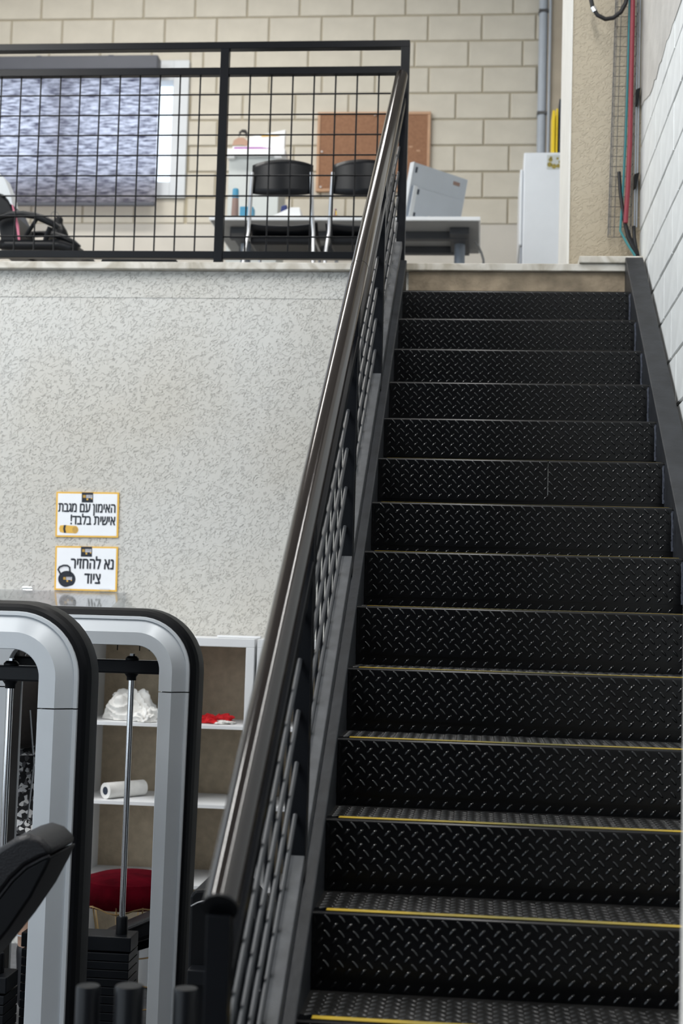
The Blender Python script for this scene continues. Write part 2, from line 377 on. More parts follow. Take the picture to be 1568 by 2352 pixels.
# far wall
wf = S('wall_far', bx(-9, 1.5, YF+.012, YF+.2, ZM, 4.0), 'smooth_plaster', label='cream block wall at the back of the office')
xW = AT(431, 300, YF).x; zWt = AT(431, 141, YF).z; zWb = AT(425, 456, YF).z; xWl = -5.0
core = MB(); core.box(xW-.02, 1.5, YF+.012, YF+.2, 4.0, 7.15); core.box(-9, xWl+.02, YF+.012, YF+.2, 4.0, 7.15)
core.box(xWl+.02, xW-.02, YF+.012, YF+.2, zWt-.02, 7.15); core.box(xWl+.02, xW-.02, YF+.012, YF+.2, 4.0, zWb+.02)
core.build('mortar_core', 'far_mortar', wf)
bx(-9, 1.5, YF+.001, YF+.0125, ZM, 4.553).build('plaster_dado', 'smooth_plaster', wf)
fcache = {}
def far_block(x0, x1, z0, z1):
    L, H = round(x1-x0-.011, 3), round(z1-z0-.012, 3)
    if L < .03 or H < .03: return
    key = (L, H)
    if key not in fcache:
        me = block_mesh('far_block', L, H, .014, 'far_block', .006); me.transform(Matrix.Rotation(PI/2, 4, 'Z')); fcache[key] = me
    inst('block', fcache[key], ((x0+x1)/2, YF-random.uniform(0, .0015), (z0+z1)/2), wf)
HF, LF = .204, .41
row_off = {-1: -.25, 0: -.034, 1: -.25, 2: -.034, 3: -.25, 4: -.05, 5: -.162, 6: -.065, 7: -.24, 8: -.06, 9: -.25}
for k in range(-1, 10):
    z0 = 4.757+k*HF; z1 = z0+HF; off = row_off[k]
    for j in range(-11, 3):
        x0 = off+j*LF; x1 = min(x0+LF, .40)
        if x0 > .37: continue
        inx = x0 < xW and x1 > xWl
        if inx and z1 > zWb and z0 < zWt:
            if x1 > xW+.03: far_block(xW, x1, z0, z1)
            if z0 < zWb-.03: far_block(x0, min(x1, xW), z0, zWb)
            if z1 > zWt+.03: far_block(x0, min(x1, xW), zWt, z1)
        else: far_block(x0, x1, z0, z1)
S('wall_pier', bx(.43, 1.3, YF-.07, YF, ZM, 7.15), 'pier_plaster', label='tan plaster pier in the far right corner')

# window: frame, panes, mullion
g1 = AT(400, 188, YF); g2 = AT(397, 420, YF); m0 = AT(133, 300, YF).x; m1 = AT(167, 300, YF).x
wn = bpy.data.objects.new('window_1', None); COL.objects.link(wn); wn.location = (xW, YF, zWb); ORIG['window_1'] = Vector(wn.location)
wn['kind'] = 'structure'; wn['label'] = 'white framed window behind the patterned roller blind'
def fr(x0, x1, z0, z1): bx(x0, x1, YF-.03, YF+.10, z0, z1).build('window_frame', 'frame_white', wn, bevel=.004)
fr(g1.x, xW, zWb, zWt); fr(xWl, g1.x, g1.z, zWt); fr(xWl, g1.x, zWb, g2.z); fr(m0, m1, g2.z, g1.z); fr(xWl, xWl+.1, g2.z, g1.z)
for x0, x1 in ((m1, g1.x), (xWl+.1, m0)): bx(x0-.005, x1+.005, YF+.05, YF+.056, g2.z-.005, g1.z+.005).build('pane', 'window_glass', wn)

# ------------------------------------------------------------------ stairs
H, RUN, XL, XS, Y1, Z1, NST = .18, .2484, -.368, .646, 6.333, 3.06, 17
SL = H/RUN
def nz(y): return Z1-(Y1-y)*SL            # height of the nosing line at y
st = empty('staircase', (.14, 2.36, 0), 'black steel staircase with diamond plate treads and risers', 'staircase')
def stringer(x0, x1, dz, yb, yt, m):
    mb = MB(); pr = [(yb, 0), (yb, nz(yb)+dz), (yt, nz(yt)+dz), (yt, nz(yt)+dz-.30), (yb+.42, 0)]
    mb.prism([(x0, y, z) for y, z in pr], (x1-x0, 0, 0)); return mb.build('stringer', m, st, bevel=.004)
stringer(-.452, XL, .012, 2.34, 6.60, 'stringer_steel')
stringer(XS, .728, .028, 2.34, 6.61, 'stringer_steel')
def lug(mb, cx, cy, ang, L=.0115, W=.0040, Hh=.0026):
    """raised lens of the diamond plate; plate lies in local xy, z up"""
    c, s = math.cos(ang), math.sin(ang); P = []; n = 10
    for fu, fv, hz in ((1, 1, 0), (.82, .62, .7), (.5, .16, 1)):
        for j in range(n):
            q = 2*PI*j/n; u_, v_ = L*fu*math.cos(q), W*fv*math.sin(q)
            P.append((cx+c*u_-s*v_, cy+s*u_+c*v_, Hh*hz))
    mb.add(P, [(i*n+j, i*n+(j+1) % n, (i+1)*n+(j+1) % n, (i+1)*n+j) for i in (0, 1) for j in range(n)]+[tuple(range(2*n, 3*n))])
def lug_mesh(w_, h_, name, m):
    mb = MB(); p = .0342; ox = .018
    i = 0
    while ox+i*p/2 < w_-.012:
        j = i % 2
        n = 0
        while .012+(j*.5+n)*p < h_-.006:
            lug(mb, ox+i*p/2, .012+(j*.5+n)*p, math.radians(48 if j == 0 else 132)); n += 1
        i += 1
    return mb.mesh(name, m, smooth=True)
RH = H-.032
riser_lugs = lug_mesh(XS-XL, RH-.006, 'riser_lugs', 'lug_steel'); riser_lugs.transform(Matrix.Rotation(PI/2, 4, 'X'))
up_lugs = lug_mesh(XS-XL, .034, 'upstand_lugs', 'lug_steel'); up_lugs.transform(Matrix.Rotation(PI/2, 4, 'X'))
tread_lugs = lug_mesh(XS-XL, RUN-.048, 'tread_lugs', 'tread_lug_steel')
def riser_me(x0, x1, name='riser'):
    # rounded nose then a vertical plate; local origin at the nosing line (y=0,z=0)
    mb = MB(); R = .009; pr = [(.05, 0)]
    for q in range(0, 6): t = PI/2*q/5; pr.append((R-R*math.sin(t), -R+R*math.cos(t)))
    pr += [(0, -RH), (.005, -RH), (.005, -.012), (.05, -.005)]
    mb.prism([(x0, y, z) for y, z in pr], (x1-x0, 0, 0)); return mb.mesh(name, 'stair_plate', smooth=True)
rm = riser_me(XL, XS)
seamx = AT(1258, 1100, Y1-5*RUN).x
tb = MB(); tb.box(XL, XS, .03, RUN+.004, -.006, -.0004); tm = tb.mesh('tread', 'tread_plate')
ub = MB(); ub.box(XL, XS, RUN+.0042, RUN+.009, -.006, .055); um = ub.mesh('upstand', 'stair_plate')
sb = MB(); sb.box(XL+.03, XS-.012, .017, .041, .0002, .0011); sm_ = sb.mesh('nosing_strip', 'strip_yellow')
def bead(x, z0, z1):
    mb = MB(); n = 26; P = [(x+random.uniform(-.0012, .0012), 0, z0+(z1-z0)*i/n) for i in range(n+1)]
    mb.tube(P, [random.uniform(.0028, .0052) for _ in P], 6); return mb
beadR = bead(XS-.003, -RH, -.012).mesh('weld_bead', 'weld', smooth=True)
beadL = bead(XL+.003, -RH, -.012).mesh('weld_bead', 'stair_plate', smooth=True)
for i in range(NST):
    p = Vector((0, Y1-RUN*i, Z1-H*i))
    if i == 5:
        r = inst('riser', riser_me(XL, seamx-.0012), p, st); inst('riser', riser_me(seamx+.0012, XS), p, st)
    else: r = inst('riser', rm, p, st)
    def sub(name, me, loc, par):
        o = bpy.data.objects.new(name, me); COL.objects.link(o); o.parent = par; o.location = loc; return o
    o = sub('raised_lugs', riser_lugs, (XL, -.0002, -RH+.001), r); o['kind'] = 'stuff'
    sub('weld_bead', beadR, (0, 0, 0), r); sub('weld_bead', beadL, (0, 0, 0), r)
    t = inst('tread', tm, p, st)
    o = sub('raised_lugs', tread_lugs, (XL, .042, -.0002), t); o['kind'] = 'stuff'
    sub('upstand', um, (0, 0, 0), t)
    o = sub('upstand_lugs', up_lugs, (XL, RUN+.0042, .001), t); o['kind'] = 'stuff'
    if i >= 5: sub('nosing_strip', sm_, (0, 0, 0), t)['label'] = 'worn yellow strip on the nosing'

# stair balustrade -----------------------------------------------------------
XB = -.414; PY = [2.375, 3.42, 4.46, 5.505]; YT = 6.645
bal = empty('stair_railing', (XB, 2.375, 0), 'black steel stair railing with mesh panels and dark bronze tube handrail', 'railing')
for i, y in enumerate(PY):
    zt_ = nz(y)+.90
    bx(XB-.02, XB+.02, y-.02, y+.02, nz(y)+.008 if i else 0, zt_).build('post', 'rail_paint', bal, bevel=.002)
hy0, hy1 = 2.37, 6.56
hr = MB().tube([(XB, hy0, nz(hy0)+.915), (XB, 4.46, nz(4.46)+.915), (XB, hy1, nz(hy1)+.915)], .030, 24).build('handrail', 'bronze_tube', bal, smooth=True)
e0 = V(XB, hy0, nz(hy0)+.915); dr = V(0, 1, SL).normalized()
MB().tube([e0-dr*.004, e0+dr*.001], .0305, 20).build('end_cap', 'machine_black', hr, smooth=True)
for yy in (4.62, ): MB().tube([V(XB, yy, nz(yy)+.915)-dr*.001, V(XB, yy, nz(yy)+.915)+dr*.001], .0305, 24).build('joint_seam', 'black_steel', hr, smooth=True)
random.seed(3)
ends = PY+[YT]
for i in range(len(ends)-1):
    ya, yb = ends[i]+.02, ends[i+1]-.02
    MB().beam((XB, ya, nz(ya)+.768), (XB, yb, nz(yb)+.768), .040, .034).build('top_rail', 'rail_paint', bal, bevel=.002)
    MB().beam((XB, ya, nz(ya)+.072), (XB, yb, nz(yb)+.072), .040, .036).build('bottom_rail', 'grey_rail_paint', bal, bevel=.003)
    n = 9
    for k in range(1, n+1):
        y = ya+(yb-ya)*k/(n+1)
        MB().tube([(XB-.016, y, nz(y)+.085), (XB-.016, y, nz(y)+.76)], .0042, 6).build('upright_rod', 'rail_paint', bal, smooth=True)  # near-black colour carries the shade of the upright rods
    for k in range(5):
        d = .178+.1225*k
        MB().tube([(XB-.007, ya, nz(ya)+d), (XB-.007, yb, nz(yb)+d)], .006, 8).build('sloping_rod', 'lit_rod', bal, smooth=True)

# mezzanine railing ----------------------------------------------------------
YRL = 6.67
mr_ = empty('mezzanine_railing', (-1.6, YRL, ZM), 'black steel mesh railing along the mezzanine edge', 'railing')
xc = -.404
for x in (xc, -1.282, -2.62): bx(x-.021, x+.021, YRL-.021, YRL+.021, ZM, 4.325).build('post', 'rail_paint', mr_, bevel=.002)
bx(-3.4, xc+.021, YRL-.022, YRL+.022, 4.318, 4.352).build('top_rail', 'rail_paint', mr_, bevel=.002)
for x0, x1 in ((-1.261, xc-.021), (-2.60, -1.303), (-3.4, -2.641)):
    bx(x0, x1, YRL-.018, YRL+.018, 4.19, 4.226).build('middle_rail', 'rail_paint', mr_, bevel=.002)
    bx(x0, x1, YRL-.018, YRL+.018, 3.283, 3.318).build('bottom_rail', 'rail_paint', mr_, bevel=.002)
    for k in range(9):
        z = 4.095-k*.1005
        MB().tube([(x0, YRL-.004, z), (x1, YRL-.004, z)], .004, 6).build('mesh_rod', 'rail_paint', mr_, smooth=True)
    n = int(round((x1-x0)/.103))
    for k in range(1, n):
        x = x1-.0+(-k)*(x1-x0)/n
        MB().tube([(x, YRL+.004, 3.31), (x, YRL+.004, 4.20)], .004, 6).build('mesh_rod', 'rail_paint', mr_, smooth=True)

# ------------------------------------------------------------------ upper room objects
# roller blind
c0 = AT(367, 132, 10.45); c1 = AT(0, 163, 10.45); fb = AT(353, 468, 10.45)
rb = empty('roller_blind', (-3.3, 10.45, fb.z), 'dark streaky patterned roller blind over the office window', 'blind')
bx(-4.9, c0.x, 10.39, 10.51, AT(367, 165, 10.45).z, c0.z).build('cassette', 'blind_case', rb, bevel=.012)
for xx in (c0.x-.95, c0.x-1.7, -2.9): bx(xx-.02, xx+.02, 10.44, 10.50, c0.z, c0.z+.02).build('bracket', 'blind_case', rb)
zb_, zt_ = fb.z, c0.z-.06
xr_ = (c0.x+fb.x)/2
MB().add([(-4.88, 10.47, zb_), (xr_, 10.47, zb_), (xr_, 10.47, zt_), (-4.88, 10.47, zt_)], [(0, 1, 2, 3)]).build('fabric', 'blind_fabric', rb)
bx(-4.88, xr_, 10.455, 10.485, zb_-.012, zb_+.014).build('hem_bar', 'blind_case', rb, bevel=.005)

# cork board
a, b_ = AT(730, 258, 10.57), AT(985, 440, 10.57)
cb = empty('cork_board', ((a.x+b_.x)/2, 10.58, b_.z), 'brown cork pin board hung on the cream block wall', 'pin board')
bx(a.x+.02, b_.x-.02, 10.57, 10.594, b_.z+.02, a.z-.02).build('cork_panel', 'cork', cb)
for q in ((a.x, b_.x, a.z-.022, a.z), (a.x, b_.x, b_.z, b_.z+.022), (a.x, a.x+.022, b_.z+.022, a.z-.022), (b_.x-.022, b_.x, b_.z+.022, a.z-.022)):
    bx(q[0], q[1], 10.562, 10.596, q[2], q[3]).build('frame_strip', 'light_wood', cb, bevel=.003)
for x, y in ((861, 264), (739, 349), (736, 430)):
    p = AT(x, y, 10.56); MB().lathe([(.003, 0), (.008, .004), (.006, .012), (.0, .014)], (0, 0, 0), 10).build('push_pin', 'white_board', cb)
    o = cb.children[-1]; o.location = p-ORIG[cb.name]; o.rotation_euler = (PI/2, 0, 0)
    o.data.transform(Matrix.Translation(ORIG[cb.name]))
for x, y in ((943, 337), (960, 346)):
    p = AT(x, y, 10.569); bx(p.x-.014, p.x+.014, 10.5685, 10.571, p.z-.006, p.z+.006).build('tear_mark', 'light_wood', cb)

# desk
YD0, YD1 = 8.6, 9.4
a, b_ = AT(480, 494, YD0), AT(1103, 500, YD0); zt_ = .5*(a.z+b_.z)
dk = empty('office_desk', (-.9, 9.0, ZM), 'white topped office desk with grey metal legs', 'desk')
bx(a.x, b_.x, YD0, YD1, zt_-.024, zt_).build('desk_top', 'desk_white', dk, bevel=.003)
bx(a.x+.01, b_.x-.01, YD0+.012, YD1-.01, zt_-.027, zt_-.0242).build('underside_panel', 'desk_under', dk)
bx(a.x+.09, b_.x-.08, YD0+.24, YD0+.30, zt_-.075, zt_-.0275).build('cross_beam', 'desk_dark', dk, bevel=.003)
bx(a.x+.09, b_.x-.12, YD1-.2, YD1-.14, zt_-.075, zt_-.0275).build('cross_beam', 'desk_dark', dk, bevel=.003)
for x in (a.x+.17, b_.x-.13):
    bx(x-.06, x+.06, YD0+.14, YD1-.12, zt_-.07, zt_-.0276).build('leg_bracket', 'desk_dark', dk, bevel=.003)
    MB().tube([(x, YD0+.4, ZM+.02), (x, YD0+.4, zt_-.07)], .034, 16).build('leg', 'desk_metal', dk, smooth=True)
    bx(x-.04, x+.04, YD0+.1, YD1-.1, ZM, ZM+.03).build('foot', 'desk_metal', dk, bevel=.006)
DT = zt_
# desk cable
P = [AT(1085, 555, 9.1)+V(0, 0, 0)]
pts = [AT(1090, 556, 9.0), AT(1098, 566, 9.0), AT(1105, 580, 9.02), AT(1110, 597, 9.05)]; pts.append(V(pts[-1].x+.02, 9.06, ZM+.01))
tag(MB().tube(pts, .008, 8).build('power_cable', 'desk_under', None, True), 'grey power cable hanging down beside the desk end', 'cable')

# monitor, turned about 50 degrees, top leaning towards the viewer
tl = AT(952, 368, 8.80); tr = AT(1075, 416, 9.17)
wd = (tr-tl); wd.z = 0; W_ = wd.length; wd.normalize(); nb = V(wd.y, -wd.x, 0)      # nb: out of the back, to the viewer's right
zb_ = DT+.03; hh = (tl.z+tr.z)/2-zb_
up = V(0, 0, hh)+nb*.085
base = V(tl.x, tl.y, zb_)-nb*.085
mo = empty('desktop_monitor', (base+wd*W_*.5), 'silver all-in-one computer seen from behind, turned on the desk', 'monitor'); mo.location.z = DT; ORIG[mo.name] = Vector(mo.location)
def pl(u, v, t): return base+wd*(W_*u)+up*v+nb*t
def slab(u0, u1, v0, v1, t0, t1): return MB().hexa([pl(u0, v0, t0), pl(u1, v0, t0), pl(u1, v0, t1), pl(u0, v0, t1), pl(u0, v1, t0), pl(u1, v1, t0), pl(u1, v1, t1), pl(u0, v1, t1)])
slab(0, 1, 0, 1, -.03, 0).build('housing', 'monitor_silver', mo, bevel=.006)
slab(-.012, 0, 0, 1, -.034, .002).build('side_bezel', 'frame_white', mo, bevel=.002)
slab(.05, .95, .05, .62, 0, .012).build('rear_bulge', 'monitor_silver', mo, bevel=.011)
slab(.03, .10, .12, .62, .012, .02).build('port_panel', 'frame_white', mo, bevel=.003)
for v0, v1 in ((.14, .20), (.5, .58)): slab(.09, .14, v0, v1, .0125, .017).build('port', 'binder_dark', mo)
slab(.04, .07, .84, .93, .0, .003).build('vent', 'binder_dark', mo)
slab(.74, .86, .84, .90, 0, .002).build('emblem', 'cup_brown', mo)
f1 = pl(.5, .2, .012); 
MB().beam(f1, V(f1.x, f1.y, DT+.008)+nb*.10, .13, .012, nb).build('stand', 'white_board', mo, bevel=.003)
q = V(f1.x, f1.y, DT+.005)
MB().hexa([q-wd*.09-nb*.03+V(0, 0, -.004), q+wd*.09-nb*.03+V(0, 0, -.004), q+wd*.09+nb*.13+V(0, 0, -.004), q-wd*.09+nb*.13+V(0, 0, -.004),
           q-wd*.09-nb*.03+V(0, 0, .005), q+wd*.09-nb*.03+V(0, 0, .005), q+wd*.09+nb*.13+V(0, 0, .005), q-wd*.09+nb*.13+V(0, 0, .005)]).build('stand_foot', 'white_board', mo, bevel=.002)

# two visitor chairs, backs to the viewer
def visitor_chair(xm, Yb, wback, label):
    r = empty('visitor_chair', (xm, Yb+.2, ZM), label, 'chair', 'black visitor chairs at the desk')
    zb0, zb1 = AT(646, 440, Yb).z, AT(646, 370, Yb).z; hw = wback/2
    def back(u, v):
        x = (u-.5)*2; ed = 1-abs(x)**3*.10
        zc = (zb0+zb1)/2+ (v-.5)*(zb1-zb0)*(1.12 if v < .5 else 1)*ed + .008*(1-x*x)-(.022*(1-x*x)*(1-2*v) if v < .5 else 0)
        return (xm+x*hw, Yb-.05*(1-x*x)+.045+.02*(v-.5), zc)
    MB().grid(back, 14, 6).build('backrest', 'black_plastic', r, True, solid=.014)
    zs = ZM+.45
    def seat(u, v):
        x = (u-.5)*2; y = Yb+.06+v*.40
        return (xm+x*(hw+.035)*(1-.08*v), y, zs+.018*x*x-.02*math.sin(PI*v)+(-.035*max(0, v-.85)/.15)+(.03*max(0, .15-v)/.15))
    MB().grid(seat, 12, 10).build('seat', 'black_plastic', r, True, solid=.016)
    bx(xm-hw-.01, xm+hw+.01, Yb+.07, Yb+.42, zs-.07, zs-.028).build('seat_shell', 'black_plastic', r, bevel=.015)
    for s in (-1, 1):
        xs = xm+s*(hw+.018)
        MB().tube([(xs+s*.02, Yb-.06, ZM), (xs+s*.004, Yb+.0, zs-.12), (xs-s*.004, Yb+.05, zs-.01), (xs-s*.012, Yb+.02, zs+.1), (xs-s*.02, Yb+.015, zb1-.06)], .0115, 10).build('rear_leg', 'brushed_steel', r, smooth=True)
        MB().tube([(xs+s*.0, Yb+.47, ZM), (xs-s*.01, Yb+.44, zs-.06), (xs-s*.01, Yb+.40, zs-.03), (xs-s*.006, Yb+.10, zs-.03), (xs-s*.006, Yb+.05, zs-.04)], .0105, 10).build('front_leg', 'brushed_steel', r, smooth=True)
    return r
p1 = AT(646, 400, 7.65); p2 = AT(832, 400, 7.65)
visitor_chair(p1.x, 7.65, .335, 'black plastic chair with chrome legs nearest the mesh post, before the desk')
visitor_chair(p2.x, 7.65, .335, 'black plastic chair with chrome legs half hidden behind the sloping handrail')

# cabinet behind the chairs with brochure box
Yc = 9.55
a, b_ = AT(518, 342, Yc), AT(655, 355, Yc)
kb = empty('side_cabinet', ((a.x+b_.x)/2, Yc+.15, ZM), 'tall pale grey cabinet with white overhanging top behind the chairs', 'cabinet')
bx(a.x+.02, b_.x-.045, Yc+.03, Yc+.38, ZM, a.z-.05).build('body', 'cabinet_grey', kb, bevel=.004)
bx(a.x, b_.x, Yc-.02, Yc+.40, a.z-.05, a.z-.005).build('top', 'white_board', kb, bevel=.004)
for x in (a.x+.04, b_.x-.05): bx(x-.025, x+.025, Yc-.01, Yc+.03, a.z-.066, a.z-.05).build('clip', 'white_board', kb, bevel=.003)
zc_ = a.z-.005
q = lambda x, y: AT(x, y, Yc+.06)
br = empty('brochure_holder', (q(600, 330).x, Yc+.06, zc_), 'white slanted brochure holder with portrait print on the grey cabinet', 'brochure')
def flat(poly, name, m, par, Y, t=.004):
    return MB().prism([Vector((AT(x, y, Y).x, Y, max(AT(x, y, Y).z, zc_+.001))) for x, y in poly], (0, t, 0)).build(name, m, par)
def flat_on(poly, name, m, par, Y, t=.001): return MB().prism([AT(x, y, Y) for x, y in poly], (0, t, 0)).build(name, m, par)
flat([(534, 345), (652, 345), (655, 298), (570, 315), (566, 336), (534, 336)], 'card', 'white_board', br, Yc+.06, .05)
flat_on([(536, 344), (538, 338), (600, 338), (624, 341), (624, 344)], 'print_band', 'purple', br, Yc+.0585, .0012)
flat_on([(533, 334), (537, 322), (547, 316), (560, 316), (569, 324), (570, 336), (552, 332)], 'print_figure', 'skin', br, Yc+.0575, .0012)
flat_on([(548, 316), (549, 303), (556, 297), (565, 298), (569, 306), (566, 318), (562, 306), (555, 304)], 'print_hair', 'hair', br, Yc+.056, .0012)
flat_on([(600, 311), (642, 309), (642, 312), (600, 314)], 'print_line', 'print_gold', br, Yc+.0575, .0012)

# desk-top items
def cyl(name, px, py0, py1, Y, r0, r1, m, label, cat, capm=None, capz=.25):
    p0, p1 = AT(px, py0, Y), AT(px, py1, Y); z0 = DT+.0005; h = p1.z-z0
    r = empty(name, (p0.x, Y, z0), label, cat)
    MB().lathe([(r0*.9, 0), (r0, .004), (r1, h*(1-capz))], (p0.x, Y, z0), 18).build('cup_body', m, r, True)
    MB().lathe([(r1*1.03, h*(1-capz)), (r1*.95, h*.97), (r1*.8, h)], (p0.x, Y, z0), 18).build('lid', capm or m, r, True)
cyl('tumbler', 540, 470, 434, 8.85, .026, .021, 'cup_brown', 'brown tumbler with blue lid standing on the desk', 'tumbler', 'plastic_blue')
p0 = AT(570, 486, 8.75)
tag(bx(p0.x-.05, p0.x+.035, 8.72, 8.8, DT+.0005, AT(570, 477, 8.75).z).build('small_box', 'plastic_blue', None, bevel=.004), 'small light blue box on the desk beside the tumbler', 'box')
p0 = AT(642, 480, 8.85); zz = AT(642, 457, 8.85).z
mbt = MB().prism([(p0.x-.03, 8.97, DT+.0005), (p0.x+.025, 8.97, DT+.0005), (p0.x+.028, 8.97, zz), (p0.x-.008, 8.97, zz-.008)], (0, .05, 0))
tag(mbt.build('pen_cup', 'plastic_navy', None, bevel=.006), 'navy blue desk holder standing behind the paper tray', 'holder')
p0, p1 = AT(605, 487, 8.72), AT(693, 487, 8.72); zt1 = AT(650, 476, 8.72).z
mbt = MB().prism([(p0.x, 8.72, DT+.0005), (p1.x, 8.72, DT+.0005), (p1.x-.015, 8.72, zt1), (p1.x-.07, 8.72, zt1), (p0.x+.01, 8.72, DT+.014)], (0, .2, 0))
tag(mbt.build('paper_tray', 'white_board', None, bevel=.003), 'white wedge-shaped pile of papers on the desk', 'papers')
p0 = AT(770, 486, 8.8)
pc = empty('pen_pot', (p0.x, 8.8, DT), 'small pot of coloured pens on the desk between chairs', 'pen pot')
MB().lathe([(.018, .0005), (.02, .03), (.02, .06)], (p0.x, 8.8, DT), 14).build('pot', 'cup_brown', pc, True)
for dx, m, t in ((-.012, 'plastic_navy', .03), (.0, 'pink', .0), (.01, 'binder_yellow', -.02)):
    MB().tube([(p0.x+dx, 8.8, DT+.02), (p0.x+dx+t*.5, 8.8, DT+.105)], .004, 6).build('pen', m, pc)

# fridge with sticker, dome, binders
a = AT(1203, 350, 9.3); fx1 = .80
fg = empty('white_fridge', (.5, 9.55, ZM), 'tall white fridge standing behind the tan column', 'fridge')
bx(a.x, fx1, 9.3, 9.85, ZM+.01, a.z).build('body', 'fridge_white', fg, bevel=.008)
d = AT(1196, 390, 9.32); d0 = AT(1196, 565, 9.32)
bx(d.x-.005, a.x-.002, 9.305, 9.845, d0.z, d.z).build('door', 'fridge_white', fg, bevel=.008)
bx(d.x+.005, a.x-.002, 9.32, 9.83, ZM+.02, d0.z-.006).build('lower_panel', 'pipe_grey', fg, bevel=.004)
s0, s1 = AT(1256, 356, 9.299), AT(1292, 389, 9.299)
sk = bx(s0.x, s1.x, 9.2985, 9.2998, s1.z, s0.z).build('sticker', 'cabinet_grey', fg)
for x, y, r_ in ((1264, 367, 5), (1262, 378, 6), (1272, 382, 6), (1282, 381, 5), (1286, 372, 4), (1265, 362, 3), (1280, 364, 3)):
    p = AT(x, y, 9.2983); MB().tube([(p.x, 9.2975, p.z), (p.x, 9.2984, p.z)], r_*9.3/3267, 9).build('sticker_flower', 'mark_olive' if 'mark_olive' in MAT else mat('mark_olive', (.30, .24, .05), .6, var=.5, vscale=120).name, sk)
p = AT(1226, 348, 9.45)
tag(MB().lathe([(.055, 0), (.056, .01), (.048, .026), (.03, .036), (.002, .04)], (p.x, 9.45, a.z+.0005), 20).build('white_bowl', 'white_board', None, True), 'upturned white bowl on top of the fridge', 'bowl')
def binder(x0, x1, ytop, m, label, Y):
    p0, p1 = AT(x0, 348, Y), AT(x1, ytop, Y); r = empty('binder', ((p0.x+p1.x)/2, Y+.1, a.z+.0005), label, 'binder', 'binders on the fridge')
    bx(p0.x, p1.x, Y, Y+.22, a.z+.001, p1.z).build('cover', m, r, bevel=.002)
    bx(p0.x+.006, p1.x-.006, Y-.0012, Y-.0002, a.z+.05, p1.z-.12).build('spine_label', m, r)
binder(1267, 1275, 253, 'binder_yellow', 'bright yellow binder on the fridge, leftmost of the three', 9.40)
binder(1275.6, 1281.5, 249, 'binder_yellow', 'yellow binder in the middle of the three on the fridge', 9.40)
binder(1282.3, 1291, 227, 'binder_dark', 'tall dark binder on the fridge beside the column', 9.40)

# drain pipe on the far wall
p0 = AT(1238, 150, YF-.05)
dp = empty('drain_pipe', (p0.x+.02, YF-.05, 5.0), 'grey vertical drain pipe on the far block wall', 'pipe')
MB().tube([(p0.x+.025, YF-.05, 3.3), (p0.x+.025, YF-.05, 7.1)], .033, 16).build('pipe', 'pipe_grey', dp, smooth=True)
MB().tube([(p0.x+.075, YF-.085, 3.3), (p0.x+.075, YF-.085, 7.1)], .010, 10).build('thin_pipe', 'pipe_grey', dp, smooth=True)
for y in (28, 262): p = AT(1240, y, YF-.05); bx(p0.x-.012, p0.x+.062, YF-.086, YF-.001, p.z-.012, p.z+.012).build('pipe_clamp', 'wire', dp, bevel=.003)

# office chair at the left, side on
Yo = 7.9
def A(x, y): return AT(x, y, Yo)
oc = empty('office_chair', (A(60, 590).x, Yo, ZM), 'black swivel office chair seen side on at the left edge', 'chair')
def strip(name, pl_, m, th, wid, bev=.006): return MB().prism([V(p.x, Yo-.16+(0 if wid > .02 else -.012), p.z) for p in pl_], (0, wid, 0)).build(name, m, oc, bevel=bev)
strip('backrest', [A(-22, 380), A(-2, 400), A(9, 428), A(20, 464), A(40, 480), A(55, 512), A(66, 556), A(70, 598), A(24, 600), A(21, 560), A(14, 515), A(0, 470)], 'black_plastic', 0, .30, .010)
strip('back_shell', [A(5, 407), A(11, 409), A(31, 429), A(46, 466), A(50, 490), A(44, 487), A(40, 478), A(29, 466), A(20, 463), A(9, 426)], 'frame_white', 0, .10, .003)
strip('back_trim', [A(49, 490), A(51, 490), A(64, 535), A(69, 585), A(65, 585), A(60, 545)], 'pink', 0, .012, .001)
ar = [A(18, 530), A(30, 521), A(50, 516), A(80, 515), A(105, 519), A(125, 526), A(145, 536), A(160, 546)]
for sgn in (-1, 1):
    off = V(0, sgn*.21, 0); arm = MB().tube([p+off for p in ar], [.016, .018, .02, .02, .02, .022, .02, .012], 10).build('armrest', 'black_plastic', oc, True)
    MB().tube([A(110, 526)+off, A(98, 545)+off, A(84, 566)+off], .012, 8).build('arm_strut', 'black_plastic', arm, True)
    MB().tube([A(140, 545)+off, A(132, 565)+off, A(126, 590)+off], .016, 8).build('arm_strut', 'black_plastic', arm, True)
def seatf(u, v):
    x0, x1 = A(30, 590).x, A(200, 590).x; z = A(100, 586).z
    return (x0+(x1-x0)*u, Yo-.24+.48*v, z+.012*math.sin(PI*v)*1.0-.03*max(0, u-.8)/.2)
MB().grid(seatf, 12, 8).build('seat', 'black_plastic', oc, True, solid=.05)
MB().tube([V(A(105, 600).x, Yo, ZM+.07), V(A(105, 600).x, Yo, A(105, 592).z-.02)], .028, 12).build('gas_column', 'chrome', oc, True)
for k in range(5):
    q = 2*PI*k/5+.3; c = V(A(105, 600).x, Yo, ZM+.09); e = c+V(math.cos(q)*.29, math.sin(q)*.29, -.04)
    lg = MB().tube([c, e], [.022, .014], 8).build('base_spoke', 'black_plastic', oc, True)
    MB().tube([e+V(-.012, 0, -.028), e+V(.012, 0, -.028)], .022, 12).build('castor', 'black_plastic', lg, True)
